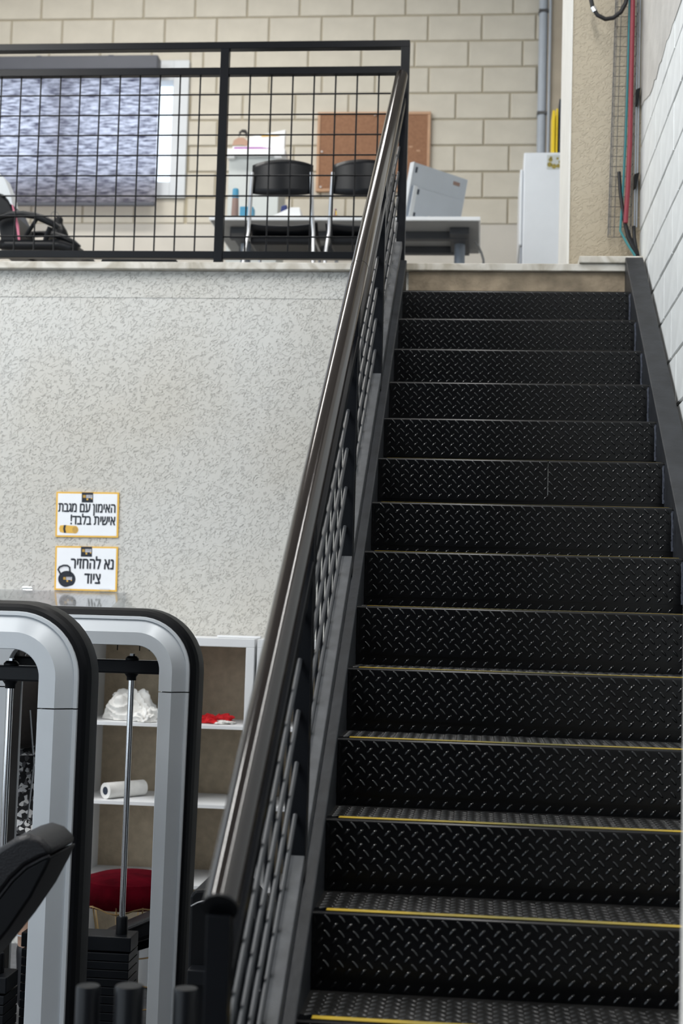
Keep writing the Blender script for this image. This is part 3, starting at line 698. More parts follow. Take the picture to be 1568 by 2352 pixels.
# black bell-shaped bag behind the arm
Yb_ = 8.35
bc = AT(134, 545, Yb_); s_ = Yb_/3267
hb = empty('black_bag', (bc.x, Yb_, AT(134, 600, Yb_).z), 'small black bell-shaped bag behind the office chair armrest', 'bag')
MB().lathe([(.02*s_*1000/1000, 0)]+[(r_*s_, (556-y)*s_) for r_, y in ((18, 556), (25, 550), (26, 543), (20, 528), (13, 517), (9.5, 512), (9.5, 500), (7, 496), (3, 492))], (bc.x, Yb_, AT(134, 556, Yb_).z), 20).build('bag_body', 'black_plastic', hb, True)
lp = [AT(126+9*math.sin(t*2*PI/12), 492-9*math.cos(t*2*PI/12)+3, Yb_) for t in range(12)]
MB().tube(lp, .0018, 6, closed=True).build('loop', 'wire', hb, True)
MB().tube([V(bc.x, Yb_, ZM+.02), V(bc.x, Yb_, AT(134, 556, Yb_).z+.004)], .012, 8).build('pole', 'black_plastic', hb, True)
MB().lathe([(.12, 0), (.12, .012), (.03, .02)], (bc.x, Yb_, ZM), 18).build('stand_base', 'black_plastic', hb, True)
# low black bench top
p0, p1 = AT(230, 596, 7.55), AT(404, 596, 7.55); zb_ = AT(300, 590, 7.55).z
bn = empty('low_bench', ((p0.x+p1.x)/2, 7.7, ZM), 'low black padded bench just above the mezzanine edge', 'bench')
bx(p0.x, p1.x, 7.55, 7.9, zb_-.07, zb_).build('pad', 'black_plastic', bn, bevel=.02)
for x in (p0.x+.05, p1.x-.05):
    for y in (7.6, 7.85): bx(x-.015, x+.015, y-.015, y+.015, ZM, zb_-.07).build('leg', 'black_steel', bn)

# wire cable tray on the column with red pipe and cables
Yt = 6.885
ct = empty('wire_cable_tray', (.66, Yt, AT(1420, 545, Yt).z), 'galvanised wire mesh cable tray climbing the tan column', 'cable tray')
zt0, zt1 = AT(1420, 545, Yt).z, 4.75
def trx(z, side): # tray edges follow the photographed line
    f_ = (z-zt0)/(AT(1415, 0, Yt).z-zt0)
    return AT(1395, 545, Yt).x+(AT(1413, 0, Yt).x-AT(1395, 545, Yt).x)*f_ + side*.105
for s_, dy in ((0, -.055), (0, 0), (.28, 0), (.6, 0), (1, 0), (1, -.055), (.08, -.03)):
    pth = [(trx(zt0+(zt1-zt0)*i/6, s_), Yt-.004+dy, zt0+(zt1-zt0)*i/6) for i in range(7)]
    MB().tube(pth, .0017, 5).build('long_wire', 'wire', ct)
z = zt0
while z < zt1:
    MB().tube([(trx(z, 0), Yt-.058, z), (trx(z, 0), Yt-.003, z), (trx(z, 1), Yt-.003, z), (trx(z, 1), Yt-.058, z)], .0017, 5).build('cross_wire', 'wire', ct); z += .05
rp = [AT(1436, 512, 6.80), AT(1441, 440, 6.80), AT(1446, 330, 6.80), AT(1449, 200, 6.80), AT(1452, 60, 6.80), AT(1454, -60, 6.80)]
tag(MB().tube(rp, .0115, 12).build('red_conduit', 'red_pipe', None, True), 'red conduit pipe running up the wire tray', 'pipe')
tp = [AT(1458, 588, 6.78), AT(1440, 560, 6.79), AT(1424, 530, 6.82), AT(1428, 470, 6.83), AT(1436, 330, 6.835), AT(1442, 150, 6.835), AT(1447, -40, 6.835)]
tag(MB().tube(tp, .0055, 8).build('teal_cable', 'teal_cable', None, True), 'teal cable running up beside the red conduit', 'cable')
for pth, lab in (([(1421, 395), (1424, 440), (1432, 500), (1442, 545), (1462, 586)], 'thick black cable with frayed top end in the wire tray'),
                 ([(1436, 515), (1444, 540), (1452, 560), (1464, 588)], 'short black cable curling off the foot of the red conduit'),
                 ([(1455, 520), (1456, 545), (1460, 570), (1465, 588)], 'black cable nearest the wall at the tray foot')):
    tag(MB().tube([AT(x, y, 6.84-.03*i/4) for i, (x, y) in enumerate(pth)], .009, 8).build('black_cable', 'cable_black', None, True), lab, 'cable', 'black cables at the tray foot')
tag(MB().tube([AT(1360+0, -30, 6.8), AT(1357, 0, 6.8), AT(1361, 18, 6.8), AT(1372, 35, 6.8), AT(1390, 44, 6.8), AT(1408, 41, 6.8), AT(1425, 28, 6.8), AT(1436, 8, 6.8), AT(1444, -25, 6.8)], .0105, 10).build('black_hose', 'cable_black', None, True), 'looped black hose hanging at the top of the column', 'hose')
p = AT(1363, 22, 6.8)
tag(MB().tube([AT(1361, 17, 6.8), AT(1366, 27, 6.8)], .014, 12).build('hose_clip', 'chrome', None, True), 'shiny metal clip around the looped black hose', 'clip')
for x, y0, y1, lab in ((1466, 200, 240, 'upper black clamp at the column corner'), (1462, 395, 430, 'lower black clamp at the column corner')):
    p0, p1 = AT(x-6, y1, 6.84), AT(x+5, y0, 6.84)
    tag(MB().prism([(p0.x, 6.84, p0.z), (p0.x+.008, 6.84, p0.z-.002), (XR-.008, 6.84, p1.z), (p0.x, 6.84, p1.z-.01)], (0, .05, 0)).build('wall_clamp', 'black_plastic', None, bevel=.002), lab, 'clamp', 'black wall clamps')
for x, r_, lab in ((1468, .0035, 'thin grey conduit beside the red pipe'), (1473, .0035, 'thin grey conduit closest to the white wall')):
    p = AT(x-8, 300, 6.86)
    tag(MB().tube([(p.x, 6.872, 3.5), (p.x+.004, 6.872, 4.8)], r_, 8).build('grey_conduit', 'pipe_grey', None, True), lab, 'conduit', 'thin grey conduits')

# ------------------------------------------------------------------ lower wall: signs
def text(body, size, loc, m, par, sx=1.0, name='lettering', rot=0):
    cu = bpy.data.curves.new('t', 'FONT'); cu.body = body[::-1]; cu.size = size; cu.align_x = 'RIGHT'; cu.fill_mode = 'NONE'; cu.resolution_u = 4
    o = bpy.data.objects.new('t', cu); COL.objects.link(o); bpy.context.view_layer.update()
    wm = bpy.data.meshes.new_from_object(o.evaluated_get(bpy.context.evaluated_depsgraph_get())); bpy.data.objects.remove(o)
    nb_ = {}
    for e in wm.edges:
        i, j = e.vertices; nb_.setdefault(i, []).append(j); nb_.setdefault(j, []).append(i)
    seen = set(); loops = []
    for i0 in nb_:
        if i0 in seen: continue
        lp_ = [i0]; seen.add(i0); cur = i0
        while True:
            nx = [j for j in nb_[cur] if j not in seen]
            if not nx: break
            cur = nx[0]; seen.add(cur); lp_.append(cur)
        if len(lp_) > 2: loops.append([Vector((wm.vertices[i].co.x*sx, wm.vertices[i].co.y)) for i in lp_])
    area_ = lambda l: .5*sum(l[i].x*l[(i+1) % len(l)].y-l[(i+1) % len(l)].x*l[i].y for i in range(len(l)))
    inside = lambda p, l: sum((l[i].y > p.y) != (l[i-1].y > p.y) and p.x < (l[i-1].x-l[i].x)*(p.y-l[i].y)/(l[i-1].y-l[i].y)+l[i].x for i in range(len(l))) % 2 == 1
    solid_ = []; holes = []
    for i, l in enumerate(loops): (holes if any(j != i and abs(area_(o2)) > abs(area_(l)) and all(inside(p, o2) for p in l) for j, o2 in enumerate(loops)) else solid_).append(l)
    for h_ in holes:                       # open the counter with a hairline slit to the outer contour
        for i, o2 in enumerate(solid_):
            if not all(inside(p, o2) for p in h_): continue
            if area_(h_)*area_(o2) > 0: h_ = h_[::-1]
            a_, b2 = min(((p, q2) for p in range(len(o2)) for q2 in range(len(h_))), key=lambda t: (o2[t[0]]-h_[t[1]]).length)
            solid_[i] = o2[:a_+1]+h_[b2:]+h_[:b2+1]+o2[a_:]; break
    e_ = size*.023; bold = MB()
    for k_, (dx_, dz_) in enumerate(((-e_, 0), (e_, 0), (0, e_*.7), (0, -e_*.7))):
        for li, lp_ in enumerate(solid_):
            # each glyph stroke is its own closed contour; strokes overlap like pen strokes
            bold.add([V(p.x+dx_, -.00004*k_-.00001*(li % 3), p.y+dz_) for p in lp_], [tuple(range(len(lp_)))])
    me = bold.mesh(name, m)
    q = bpy.data.objects.new(name, me); COL.objects.link(q); q.parent = par; q.location = Vector(loc)-ORIG[par.name]; ORIG[q.name] = ORIG[par.name]
    q['label'] = 'dark Hebrew lettering'; return q
YS = YW-.006
def sp(x, y): return AT(x, y, YS)
def sign(c, label):
    """c: four photo corners tl,tr,br,bl"""
    P = [sp(*q) for q in c]; r = empty('wall_sign', (sum(p.x for p in P)/4, YS, min(p.z for p in P)), label, 'sign', 'gym rule signs on the stucco wall')
    ctr = sum(P, Vector())/4
    MB().prism([p for p in P], (0, .005, 0)).build('yellow_border', 'sign_yellow', r)
    MB().prism([ctr+Vector(((p.x-ctr.x)*.945, -.0004, (p.z-ctr.z)*.925)) for p in P], (0, .0006, 0)).build('white_panel', 'sign_white', r)
    return r
def poly(name, pts, m, par, d=.0012, t=.0005): return MB().prism([sp(*q)+V(0, -d, 0) for q in pts], (0, t, 0)).build(name, m, par)
def logo(par, x0, y0, x1, y1, plate=True):
    lg = poly('logo_plate', [(x0, y0), (x1, y0+.4), (x1-.3, y1+.4), (x0-.3, y1)], 'print_black', par) if plate else par
    par = lg if plate else par
    w_, h_ = x1-x0, y1-y0
    def bar(u0, u1, v0, v1, m): MB().prism([sp(x0+w_*u, y0+h_*v)+V(0, -.0018, 0) for u, v in ((u0, v0), (u1, v0), (u1, v1), (u0, v1))], (0, .0004, 0)).build('logo_mark', m, par)
    for u in (.12, .20, .28): bar(u, u+.05, .26, .54, 'print_gold')
    for u in (.40, .47, .55, .63, .71, .80, .88): bar(u, u+.045, .24, .54, 'print_white')
    bar(.38, .92, .50, .56, 'print_white'); bar(.42, .56, .60, .78, 'print_gold'); bar(.82, .92, .56, .68, 'print_gold')
s1 = sign([(129.5, 1129.5), (273.5, 1131), (271, 1235), (127, 1233)], 'upper white sign with yellow border and a rolled mat picture')
logo(s1, 188, 1131, 214, 1154)
h1 = sp(265, 1178); text('האימון עם מגבת', .068, sp(266, 1178)+V(0, -.0015, 0), 'print_black', s1, .62)
text('אישית בלבד!', .068, sp(265, 1206.5)+V(0, -.0015, 0), 'print_black', s1, .64)
matp = poly('mat_roll_picture', [(138, 1207), (147, 1206), (172, 1208), (172, 1225), (147, 1224), (138, 1222), (135.5, 1214)], 'print_gold', s1)
MB().prism([sp(172+8*math.cos(t*PI/8), 1216.5+9*math.sin(t*PI/8))+V(0, -.0015, 0) for t in range(16)], (0, .0004, 0)).build('mat_roll_end', 'print_gold', matp)
for rr in (6.5, 4.2, 2.0):
    MB().tube([sp(172.5+rr*.85*math.cos(t*PI/8), 1216.5+rr*math.sin(t*PI/8))+V(0, -.0017, 0) for t in range(16)], .0006, 4, closed=True).build('mat_roll_spiral', 'cup_brown', matp)
MB().prism([sp(*q)+V(0, -.0016, 0) for q in ((147, 1206), (152, 1206), (150, 1214), (152, 1224), (147, 1224), (145, 1214))], (0, .0004, 0)).build('mat_strap', 'print_black', matp)
s2 = sign([(127.5, 1254), (271, 1256), (268, 1359), (124.5, 1355)], 'lower white sign with yellow border and a kettlebell picture')
logo(s2, 186, 1255.5, 211.5, 1278.5)
text('נא להחזיר', .079, sp(262, 1308)+V(0, -.0015, 0), 'print_black', s2, .64)
text('ציוד', .079, sp(231, 1341)+V(0, -.0015, 0), 'print_black', s2, .64)
kbp = [(153.5+20*math.cos(t*PI/12), 1330+19*math.sin(t*PI/12)) for t in range(24)]
kbp = [(x, min(y, 1345+(153.5-x)*.28+3)) for x, y in kbp]
kbell = poly('kettlebell_picture', kbp, 'print_black', s2)
MB().tube([sp(*q)+V(0, -.0016, 0) for q in ((139, 1318), (133.5, 1308), (137, 1302), (146, 1298.5), (155, 1299), (160, 1303), (160.5, 1312), (161, 1318))], .0042, 6).build('kettlebell_handle', 'print_black', kbell)
logo(kbell, 143, 1320, 167, 1341, False)

# acrylic display box on the wall under the signs: sloping hinged lid
ba = AT(288, 1361, YW-.01); zl = ba.z; xb1 = ba.x; xb0 = xb1-1.25
ab = empty('acrylic_box', ((xb0+xb1)/2, YW-.15, zl-.181), 'clear acrylic wall box with sloping hinged lid under the signs', 'box')
yf_, yb2 = YW-.26, YW-.004
def lidz(y): return zl-(yb2-y)*.27
MB().hexa([V(xb0, yf_, lidz(yf_)-.004), V(xb1, yf_, lidz(yf_)-.004), V(xb1, yb2, lidz(yb2)-.004), V(xb0, yb2, lidz(yb2)-.004), V(xb0, yf_, lidz(yf_)), V(xb1, yf_, lidz(yf_)), V(xb1, yb2, lidz(yb2)), V(xb0, yb2, lidz(yb2))]).build('lid', 'acrylic', ab)
for x in (xb0, xb1-.004): MB().prism([(x, yf_, zl-.175), (x, yb2, zl-.175), (x, yb2, lidz(yb2)-.005), (x, yf_, lidz(yf_)-.005)], (.004, 0, 0)).build('side_panel', 'acrylic', ab)
bx(xb0+.004, xb1-.004, yf_, yf_+.004, zl-.175, lidz(yf_)-.005).build('front_panel', 'acrylic', ab)
bx(xb0, xb1, yf_, yb2, zl-.181, zl-.176).build('bottom_panel', 'acrylic', ab)
for x in (62, 150, 240):
    p = AT(x, 1357, YW-.012); bx(p.x-.026, p.x+.026, YW-.014, YW-.001, zl-.002, zl+.016).build('hinge', 'acrylic', ab, bevel=.004)
bi = [('white_carton', .05, .30, .11, 'white_board', 'white carton inside the acrylic box, far left'), ('grey_carton', .36, .58, .10, 'cabinet_grey', 'pale grey carton inside the acrylic box'), ('pink_carton', .66, .74, .10, 'pink', 'pink carton inside the acrylic box below the signs')]
for n_, u0, u1, hh_, m, lab in bi: tag(bx(xb0+1.25*u0, xb0+1.25*u1, YW-.19, YW-.05, zl-.1755, zl-.175+hh_).build(n_, m, None, bevel=.003), lab, 'carton')

# ------------------------------------------------------------------ shelving and what lies on it
YSF, YSB = 6.25, YW-.006
x0s, x1s = AT(240, 1600, YSB).x-.038, AT(584, 1500, YSF).x
def shelf_unit(x0, x1, cols, label):
    r = empty('shelf_unit', ((x0+x1)/2, (YSF+YSB)/2, 0), label, 'shelves', 'white open shelf units against the stucco wall')
    T = .038
    bx(x0, x1, YSF, YSB, 1.47-T, 1.47).build('top_board', 'white_board', r, bevel=.002)
    bx(x0, x1, YSF, YSB, .0, T).build('bottom_board', 'white_board', r, bevel=.002)
    for x in (x0, x1-T): bx(x, x+T, YSF, YSB, T, 1.47-T).build('side_board', 'white_board', r, bevel=.002)
    for z in (.385, .738, 1.085): bx(x0+T, x1-T, YSF+.004, YSB-.0065, z-.016, z).build('shelf_board', 'white_board', r, bevel=.001)
    bx(x0+T, x1-T, YSB-.006, YSB-.001, T, 1.47-T).build('back_panel', 'tan_backing', r)['label'] = 'tan back'  # tan sheet drawn across the back of each unit
    for k in range(1, cols):
        xm = x0+(x1-x0)*k/cols
        for za, zb in ((T, .369), (.385, .722), (.738, 1.069), (1.085, 1.47-T)): bx(xm-.008, xm+.008, YSF+.006, YSB-.0065, za, zb).build('divider', 'white_board', r)
    return r
shelf_unit(x0s, x1s, 2, 'white open shelf unit with towels under the signs')
shelf_unit(x1s+.012, x1s+.36, 1, 'narrow white shelf unit partly hidden behind the stair railing')
tag(bx(AT(500, 1458, 6.35).x, AT(600, 1458, 6.35).x, 6.33, 6.36, 1.4705, 1.482).build('white_strip', 'white_board', None, bevel=.003), 'thin white strip lying on top of the shelf unit', 'strip')
def cloth_heap(name, xc_, yc_, z, rx, ry, h, m, seed, label, cat, amp=.3):
    """crumpled cloth: a flattened lump with soft layered folds"""
    o3 = Vector((seed, seed*2, seed*3))
    def fn(u, v):
        a_ = 2*PI*u; b_ = PI*.5*v
        d_ = Vector((math.cos(a_)*math.cos(b_), math.sin(a_)*math.cos(b_), math.sin(b_)))
        w1 = noise.noise(d_*1.4+o3); w2 = noise.noise(d_*2.6+o3)
        f1 = math.sin(6*(d_.z*1.1+d_.x*.7)+6*w1); f2 = math.sin(9*(d_.x-.5*d_.z)+7*w2)
        k_ = 1+amp*(.9*w1+.38*(1-abs(f1))*1.2+.10*f2-.25)
        return (xc_+rx*k_*d_.x, yc_+ry*k_*d_.y, z+max(.002, h*k_*d_.z))
    return tag(MB().grid(fn, 110, 48).build(name, m, None, True), label, cat)
tx = AT(300, 1655, 6.42)
cloth_heap('crumpled_towel', tx.x+.0, 6.42, 1.0855, .125, .11, .135, 'white_cloth', 2.3, 'crumpled white towel heaped on the upper shelf', 'towel')
cloth_heap('folded_towel', AT(335, 1650, 6.31).x, 6.315, 1.0855, .06, .05, .06, 'white_cloth', 7.9, 'smaller white towel bunched at the front edge of the upper shelf', 'towel', .45)
rx = AT(495, 1650, 6.4)
cloth_heap('red_cloth', rx.x-.02, 6.40, 1.0855, .085, .06, .045, 'red_cloth', 5.1, 'small red cloth crumpled on the upper shelf', 'cloth', .6)
cloth_heap('white_rag', rx.x+.05, 6.36, 1.0855, .05, .05, .014, 'white_cloth', 8.7, 'flat white rag beside the red cloth', 'rag', .5)
p0 = AT(236, 1812, 6.30); p1 = AT(285, 1795, 6.5)
pr_ = empty('paper_roll', (p0.x, 6.35, .7385), 'white paper roll lying on the middle shelf', 'roll')
dirv = V(.13, .17, 0); c = V(p0.x+.012, 6.30, .7385+.036)
MB().tube([c, c+dirv], .036, 20).build('roll_body', 'white_cloth', pr_, True)
MB().tube([c-dirv*.004, c+dirv*.01], .018, 16).build('roll_core', 'binder_dark', pr_, True)

# red velvet stool with gold wire base
sc = V(AT(296, 2040, 5.8).x, 5.8, 0)
so = empty('velvet_stool', sc, 'round red velvet stool with gold wire base', 'stool')
MB().lathe([(.14, .385), (.185, .392), (.205, .42), (.205, .455), (.185, .49), (.13, .507), (.06, .512), (.002, .512)], sc, 36).build('cushion', 'velvet', so, True)
ring = lambda r_, z_, wv=0: [sc+V(r_*math.cos(2*PI*i/36), r_*math.sin(2*PI*i/36), z_+wv*math.cos(2*PI*i/36*6)) for i in range(36)]
MB().tube(ring(.206, .395, .012), .0032, 6, closed=True).build('wire_ring', 'gold_wire', so, True)
for z_, r_ in ((.2, .15), (.01, .19)): MB().tube(ring(r_, z_), .003, 6, closed=True).build('wire_ring', 'gold_wire', so, True)
for k in range(12):
    q = 2*PI*k/12; MB().tube([sc+V(.203*math.cos(q), .203*math.sin(q), .41), sc+V(.15*math.cos(q), .15*math.sin(q), .2), sc+V(.19*math.cos(q), .19*math.sin(q), .006)], .003, 6).build('wire_leg', 'gold_wire', so, True)
p0 = AT(335, 2225, 6.2)
tag(bx(p0.x-.12, p0.x+.14, 6.0, 6.22, .0005, .2).build('storage_box', 'white_board', None, bevel=.006), 'white storage box on the floor behind the stool', 'box')

# ------------------------------------------------------------------ gym machines with arch towers
def arch_machine(name, xin, Yfr, zin, width, halfo, label, seam_z, ztaper=.0):
    """inverted-U tower facing the viewer; xin right inner edge, zin inner top edge"""
    xc_ = xin-halfo; ri = .085; k = width/.148; width = .148*k
    r = empty(name, (xc_, Yfr+.1, 0), label, 'gym machine', 'arched weight stack towers')
    # path of the inner edge, from right foot up and over to left foot; (pos x,z, outward normal)
    path = []
    for z in (0.0, .35, .7, seam_z-.002, seam_z+.002): path.append((xin, z, 1, 0))
    for i in range(13):
        a_ = PI/2*i/12; path.append((xin-ri+ri*math.cos(a_), zin-ri+ri*math.sin(a_), math.cos(a_), math.sin(a_)))
    left = [(2*xc_-x, z, -nx, nzz) for x, z, nx, nzz in reversed(path)]
    full = path+left
    def sweep(prof, pth, nm, m, par):
        mb = MB(); n = len(prof)
        for x, z, nx, nzz in pth:
            s_ = 1-ztaper*max(0, (1.3-z))/1.3
            for (nn, dd) in prof: mb.v.append(V(x+nx*nn*k*s_, Yfr-dd, z+nzz*nn*k*s_))
        for i in range(len(pth)-1):
            for j in range(n): mb.f.append((i*n+j, i*n+(j+1) % n, (i+1)*n+(j+1) % n, (i+1)*n+j))
        mb.f.append(tuple(range(n))); e = (len(pth)-1)*n; mb.f.append(tuple(reversed(range(e, e+n))))
        o = mb.build(nm, m, par, True); o.data.set_sharp_from_angle(angle=math.radians(13)); return o
    silver = [(0, -.03), (0, .012), (.002, .014), (.052, .014), (.100, -.020), (.103, -.014), (.113, -.016), (.116, -.022), (.116, -.04), (.006, -.04)]
    black = [(.004, -.15), (.004, -.03), (.1155, -.035), (.117, -.020), (.128, -.024), (.138, -.036), (.146, -.055), (.148, -.08), (.148, -.13), (.142, -.15)]
    trim = [(.001, -.165), (.001, -.155), (.012, -.1505), (.012, -.165)]
    sweep(black, full, 'frame_rim', 'machine_black', r); sweep(trim, full, 'rear_trim', 'silver_paint', r)
    up_ = path[4:]; cap = up_+[(2*xc_-x, z, -nx, nzz) for x, z, nx, nzz in reversed(up_)]
    sweep(silver, cap, 'arch_cover', 'silver_paint', r)
    sweep(silver, path[:4], 'leg_cover', 'silver_paint', r)
    sweep(silver, [(2*xc_-x, z, -nx, nzz) for x, z, nx, nzz in reversed(path[:4])], 'leg_cover', 'silver_paint', r)
    zb_ = zin-.078; yc_ = Yfr+.09; zst = .452; dr_ = halfo-.122
    bx(xc_-halfo-.004, xc_+halfo+.004, Yfr+.06, Yfr+.12, zb_-.024, zb_+.024).build('cross_bar', 'machine_satin', r, bevel=.006)
    for sg in (-1, 1):
        xr2 = xc_+sg*dr_
        MB().lathe([(.024, .024), (.024, .030), (.016, .038)], (xr2, yc_, zb_), 18).build('dome_washer', 'machine_black', r, True)
        MB().lathe([(.0095, .038), (.0095, .046)], (xr2, yc_, zb_), 6).build('bolt', 'brushed_steel', r)
        MB().lathe([(.017, -.048), (.017, -.036), (.026, -.024)], (xr2, yc_, zb_), 18).build('bushing', 'machine_black', r, True)
        MB().tube([(xr2, yc_, zst), (xr2, yc_, zb_-.04)], .0105, 18).build('guide_rod', 'chrome', r, True)
        MB().lathe([(.020, zst), (.020, zst+.055), (.017, zst+.06)], (xr2, yc_, 0), 18).build('sleeve', 'machine_black', r, True)
        for dx in (-.045, .035, .07): MB().tube([(xr2+dx, Yfr+.05, zin-.02), (xr2+dx, Yfr+.05, zin-.001)], .0018, 6).build('guide_pin', 'machine_black', r)
    hw_ = dr_+.047
    bx(xc_-hw_, xc_+hw_, yc_-.055, yc_+.06, zst-.05, zst-.0005).build('top_plate', 'machine_satin', r, bevel=.003)
    for i in range(12):
        z1_ = zst-.056-i*.029; bx(xc_-hw_+.004, xc_+hw_-.004, yc_-.058, yc_+.075, z1_-.0265, z1_).build('weight_plate', 'machine_satin', r, bevel=.002)
    bx(xc_-halfo-width, xc_+halfo+width, Yfr+.05, Yfr+.15, 0, .06).build('base_beam', 'machine_black', r, bevel=.006)
    return r
n_in = AT(88, 1640, 4.3); n_top = AT(10, 1490, 4.3)
arch_machine('weight_tower', n_in.x, 4.3, n_top.z, .150, .27, 'nearest silver and black arched weight tower, at the left edge', AT(130, 1628, 4.3).z)
f_in = AT(365, 1600, 4.9); f_top = AT(300, 1482, 4.9)
arch_machine('weight_tower', f_in.x, 4.9, f_top.z, .130, (f_in.x-AT(18, 1600, 4.9).x)/2, 'farther silver and black arched weight tower before the white shelves', AT(400, 1590, 4.9).z, .14)

# bench pad of the middle machine
pb = empty('bench_seat', (AT(285, 2130, 5.25).x, 5.25, 0), 'tilted black padded seat beside the weight stack', 'seat')
c0_, c1_ = AT(205, 2165, 5.22), AT(362, 2105, 5.22)
mbp = MB().prism([c0_+V(0, 0, 0), c1_+V(0, 0, .01), c1_+V(.02, 0, -.03), c1_+V(0, 0, -.075), c0_+V(0, 0, -.06)], (0, .24, 0))
mbp.build('pad', 'leather', pb, bevel=.018)
MB().tube([c0_+V(0, -.004, -.012), c1_+V(0, -.004, -.004)], .004, 6).build('seam', 'leather', pb, True)
MB().beam(c0_+V(-.02, .10, -.085), c1_+V(.0, .10, -.10), .06, .03).build('support_arm', 'machine_satin', pb, bevel=.004)
cm = (c0_+c1_)/2; bx(cm.x-.03, cm.x+.03, 5.30, 5.36, 0, cm.z-.10).build('pedestal', 'machine_satin', pb, bevel=.004)
bx(cm.x-.15, cm.x+.2, 5.26, 5.40, 0, .03).build('foot_plate', 'machine_satin', pb, bevel=.004)

# black machine body behind the newel post with a cable hook
Ym = 3.75
def q3(x, y, d=0): return AT(x, y, Ym)+V(0, d, 0)
km = empty('leg_machine', (AT(530, 2200, Ym).x, Ym+.2, 0), 'black gym machine body behind the foot of the stair railing', 'gym machine')
pl_ = [q3(436, 2056), q3(448, 2044), q3(480, 2042), q3(540, 2060), q3(590, 2120), q3(640, 2138), q3(655, 2150)]
pl_ += [V(pl_[-1].x, Ym, .05), V(pl_[0].x, Ym, .05)]
MB().prism(pl_, (0, .30, 0)).build('body_panel', 'machine_black', km, bevel=.008)
a1, a2 = q3(440, 2215, -.06), q3(486, 2252, -.06)
bx(a1.x, a2.x+.03, Ym-.06, Ym-.0005, a2.z, a1.z).build('step_block', 'machine_satin', km, bevel=.003)
p = q3(484, 2150); bx(p.x-.006, p.x+.006, Ym-.02, Ym-.0005, q3(484, 2300).z, q3(484, 2075).z).build('edge_rail', 'machine_satin', km, bevel=.002)
MB().tube([q3(440, 2080, -.008), q3(455, 2072, -.008), q3(475, 2066, -.008), q3(495, 2068, -.008)], .0018, 6).build('cable_loop', 'brushed_steel', km, True)
bx(pl_[0].x-.02, pl_[-1].x+.02, Ym-.05, Ym+.32, 0, .05).build('base', 'machine_black', km, bevel=.006)
hk = AT(602, 2255, Ym-.02)
ck = empty('cable_hook', (hk.x, Ym-.03, hk.z-.06), 'small chrome cable fitting hanging behind the stair mesh', 'cable fitting')
MB().prism([hk+V(-.005, -.012, .022), hk+V(.005, -.012, .022), hk+V(.012, -.012, -.012), hk+V(.006, -.012, -.024), hk+V(-.010, -.012, -.022)], (0, .012, 0)).build('fitting_body', 'chrome', ck, bevel=.002)
MB().tube([hk+V(.004+.007*math.cos(t*PI/6), -.014, -.004+.007*math.sin(t*PI/6)) for t in range(12)], .0012, 6, closed=True).build('ring', 'machine_black', ck, True)
MB().tube([hk+V(0, -.006, .022), hk+V(.0, -.004, .12)], .0025, 6).build('cable', 'machine_black', ck, True)

# foreground roller pad
Yp = 3.15
rp0 = empty('roller_pad', (AT(30, 2020, Yp).x, Yp, 0), 'black leather roller pad in the left foreground', 'pad')
def pq(l_): return [AT(x, y, Yp) for x, y in l_]
MB().prism(pq([(-150, 2030), (-60, 1985), (0, 1946), (35, 1924), (62, 1916), (92, 1926), (112, 1946), (119, 1964), (96, 1972), (60, 1990), (28, 2020), (0, 2056), (-60, 2130), (-150, 2230)]), (0, .20, 0)).build('pad_cushion', 'leather', rp0, True, bevel=.012)
MB().prism(pq([(118, 1967), (97, 1974), (61, 1993), (29, 2023), (0, 2060), (-60, 2134), (-150, 2236), (-150, 2330), (-40, 2210), (20, 2135), (70, 2062), (103, 2000)]), (0, .20, 0)).build('pad_shell', 'machine_black', rp0, True, bevel=.006)
MB().tube(pq([(114, 1966), (96, 1973), (60, 1992), (28, 2022), (0, 2058), (-60, 2132)]), .003, 6).build('piping', 'leather', rp0, True)
cb_ = AT(-100, 2270, Yp)+V(0, .1, 0)
MB().tube([cb_, V(cb_.x-.02, cb_.y, .03)], .022, 12).build('support_arm', 'machine_black', rp0, True)
bx(cb_.x-.14, cb_.x+.1, cb_.y-.12, cb_.y+.12, 0, .03).build('base_plate', 'machine_black', rp0, bevel=.004)

# three upright pegs of a plate rack in the foreground
Yg = 2.7
gr_ = empty('plate_rack', (AT(300, 2300, Yg).x, Yg, 0), 'black plate rack with three upright pegs in the near foreground', 'rack')
for x, y, hw_ in ((203, 2262, 28), (297, 2262, 33), (427, 2268, 28)):
    p = AT(x, y, Yg); R = hw_*Yg/3267
    MB().lathe([(R, .62), (R, p.z-.004), (R*.92, p.z-.001), (R*.6, p.z)], (p.x, Yg, 0), 24).build('peg', 'machine_satin', gr_, True)
bx(AT(160, 2300, Yg).x, AT(470, 2300, Yg).x, Yg-.04, Yg+.04, .56, .62).build('rack_beam', 'machine_black', gr_, bevel=.005)
for x in (190, 440): p = AT(x, 2300, Yg); bx(p.x-.025, p.x+.025, Yg-.025, Yg+.025, .03, .56).build('rack_leg', 'machine_black', gr_, bevel=.004)
bx(AT(160, 2300, Yg).x, AT(470, 2300, Yg).x, Yg-.2, Yg+.2, 0, .03).build('rack_base', 'machine_black', gr_, bevel=.004)

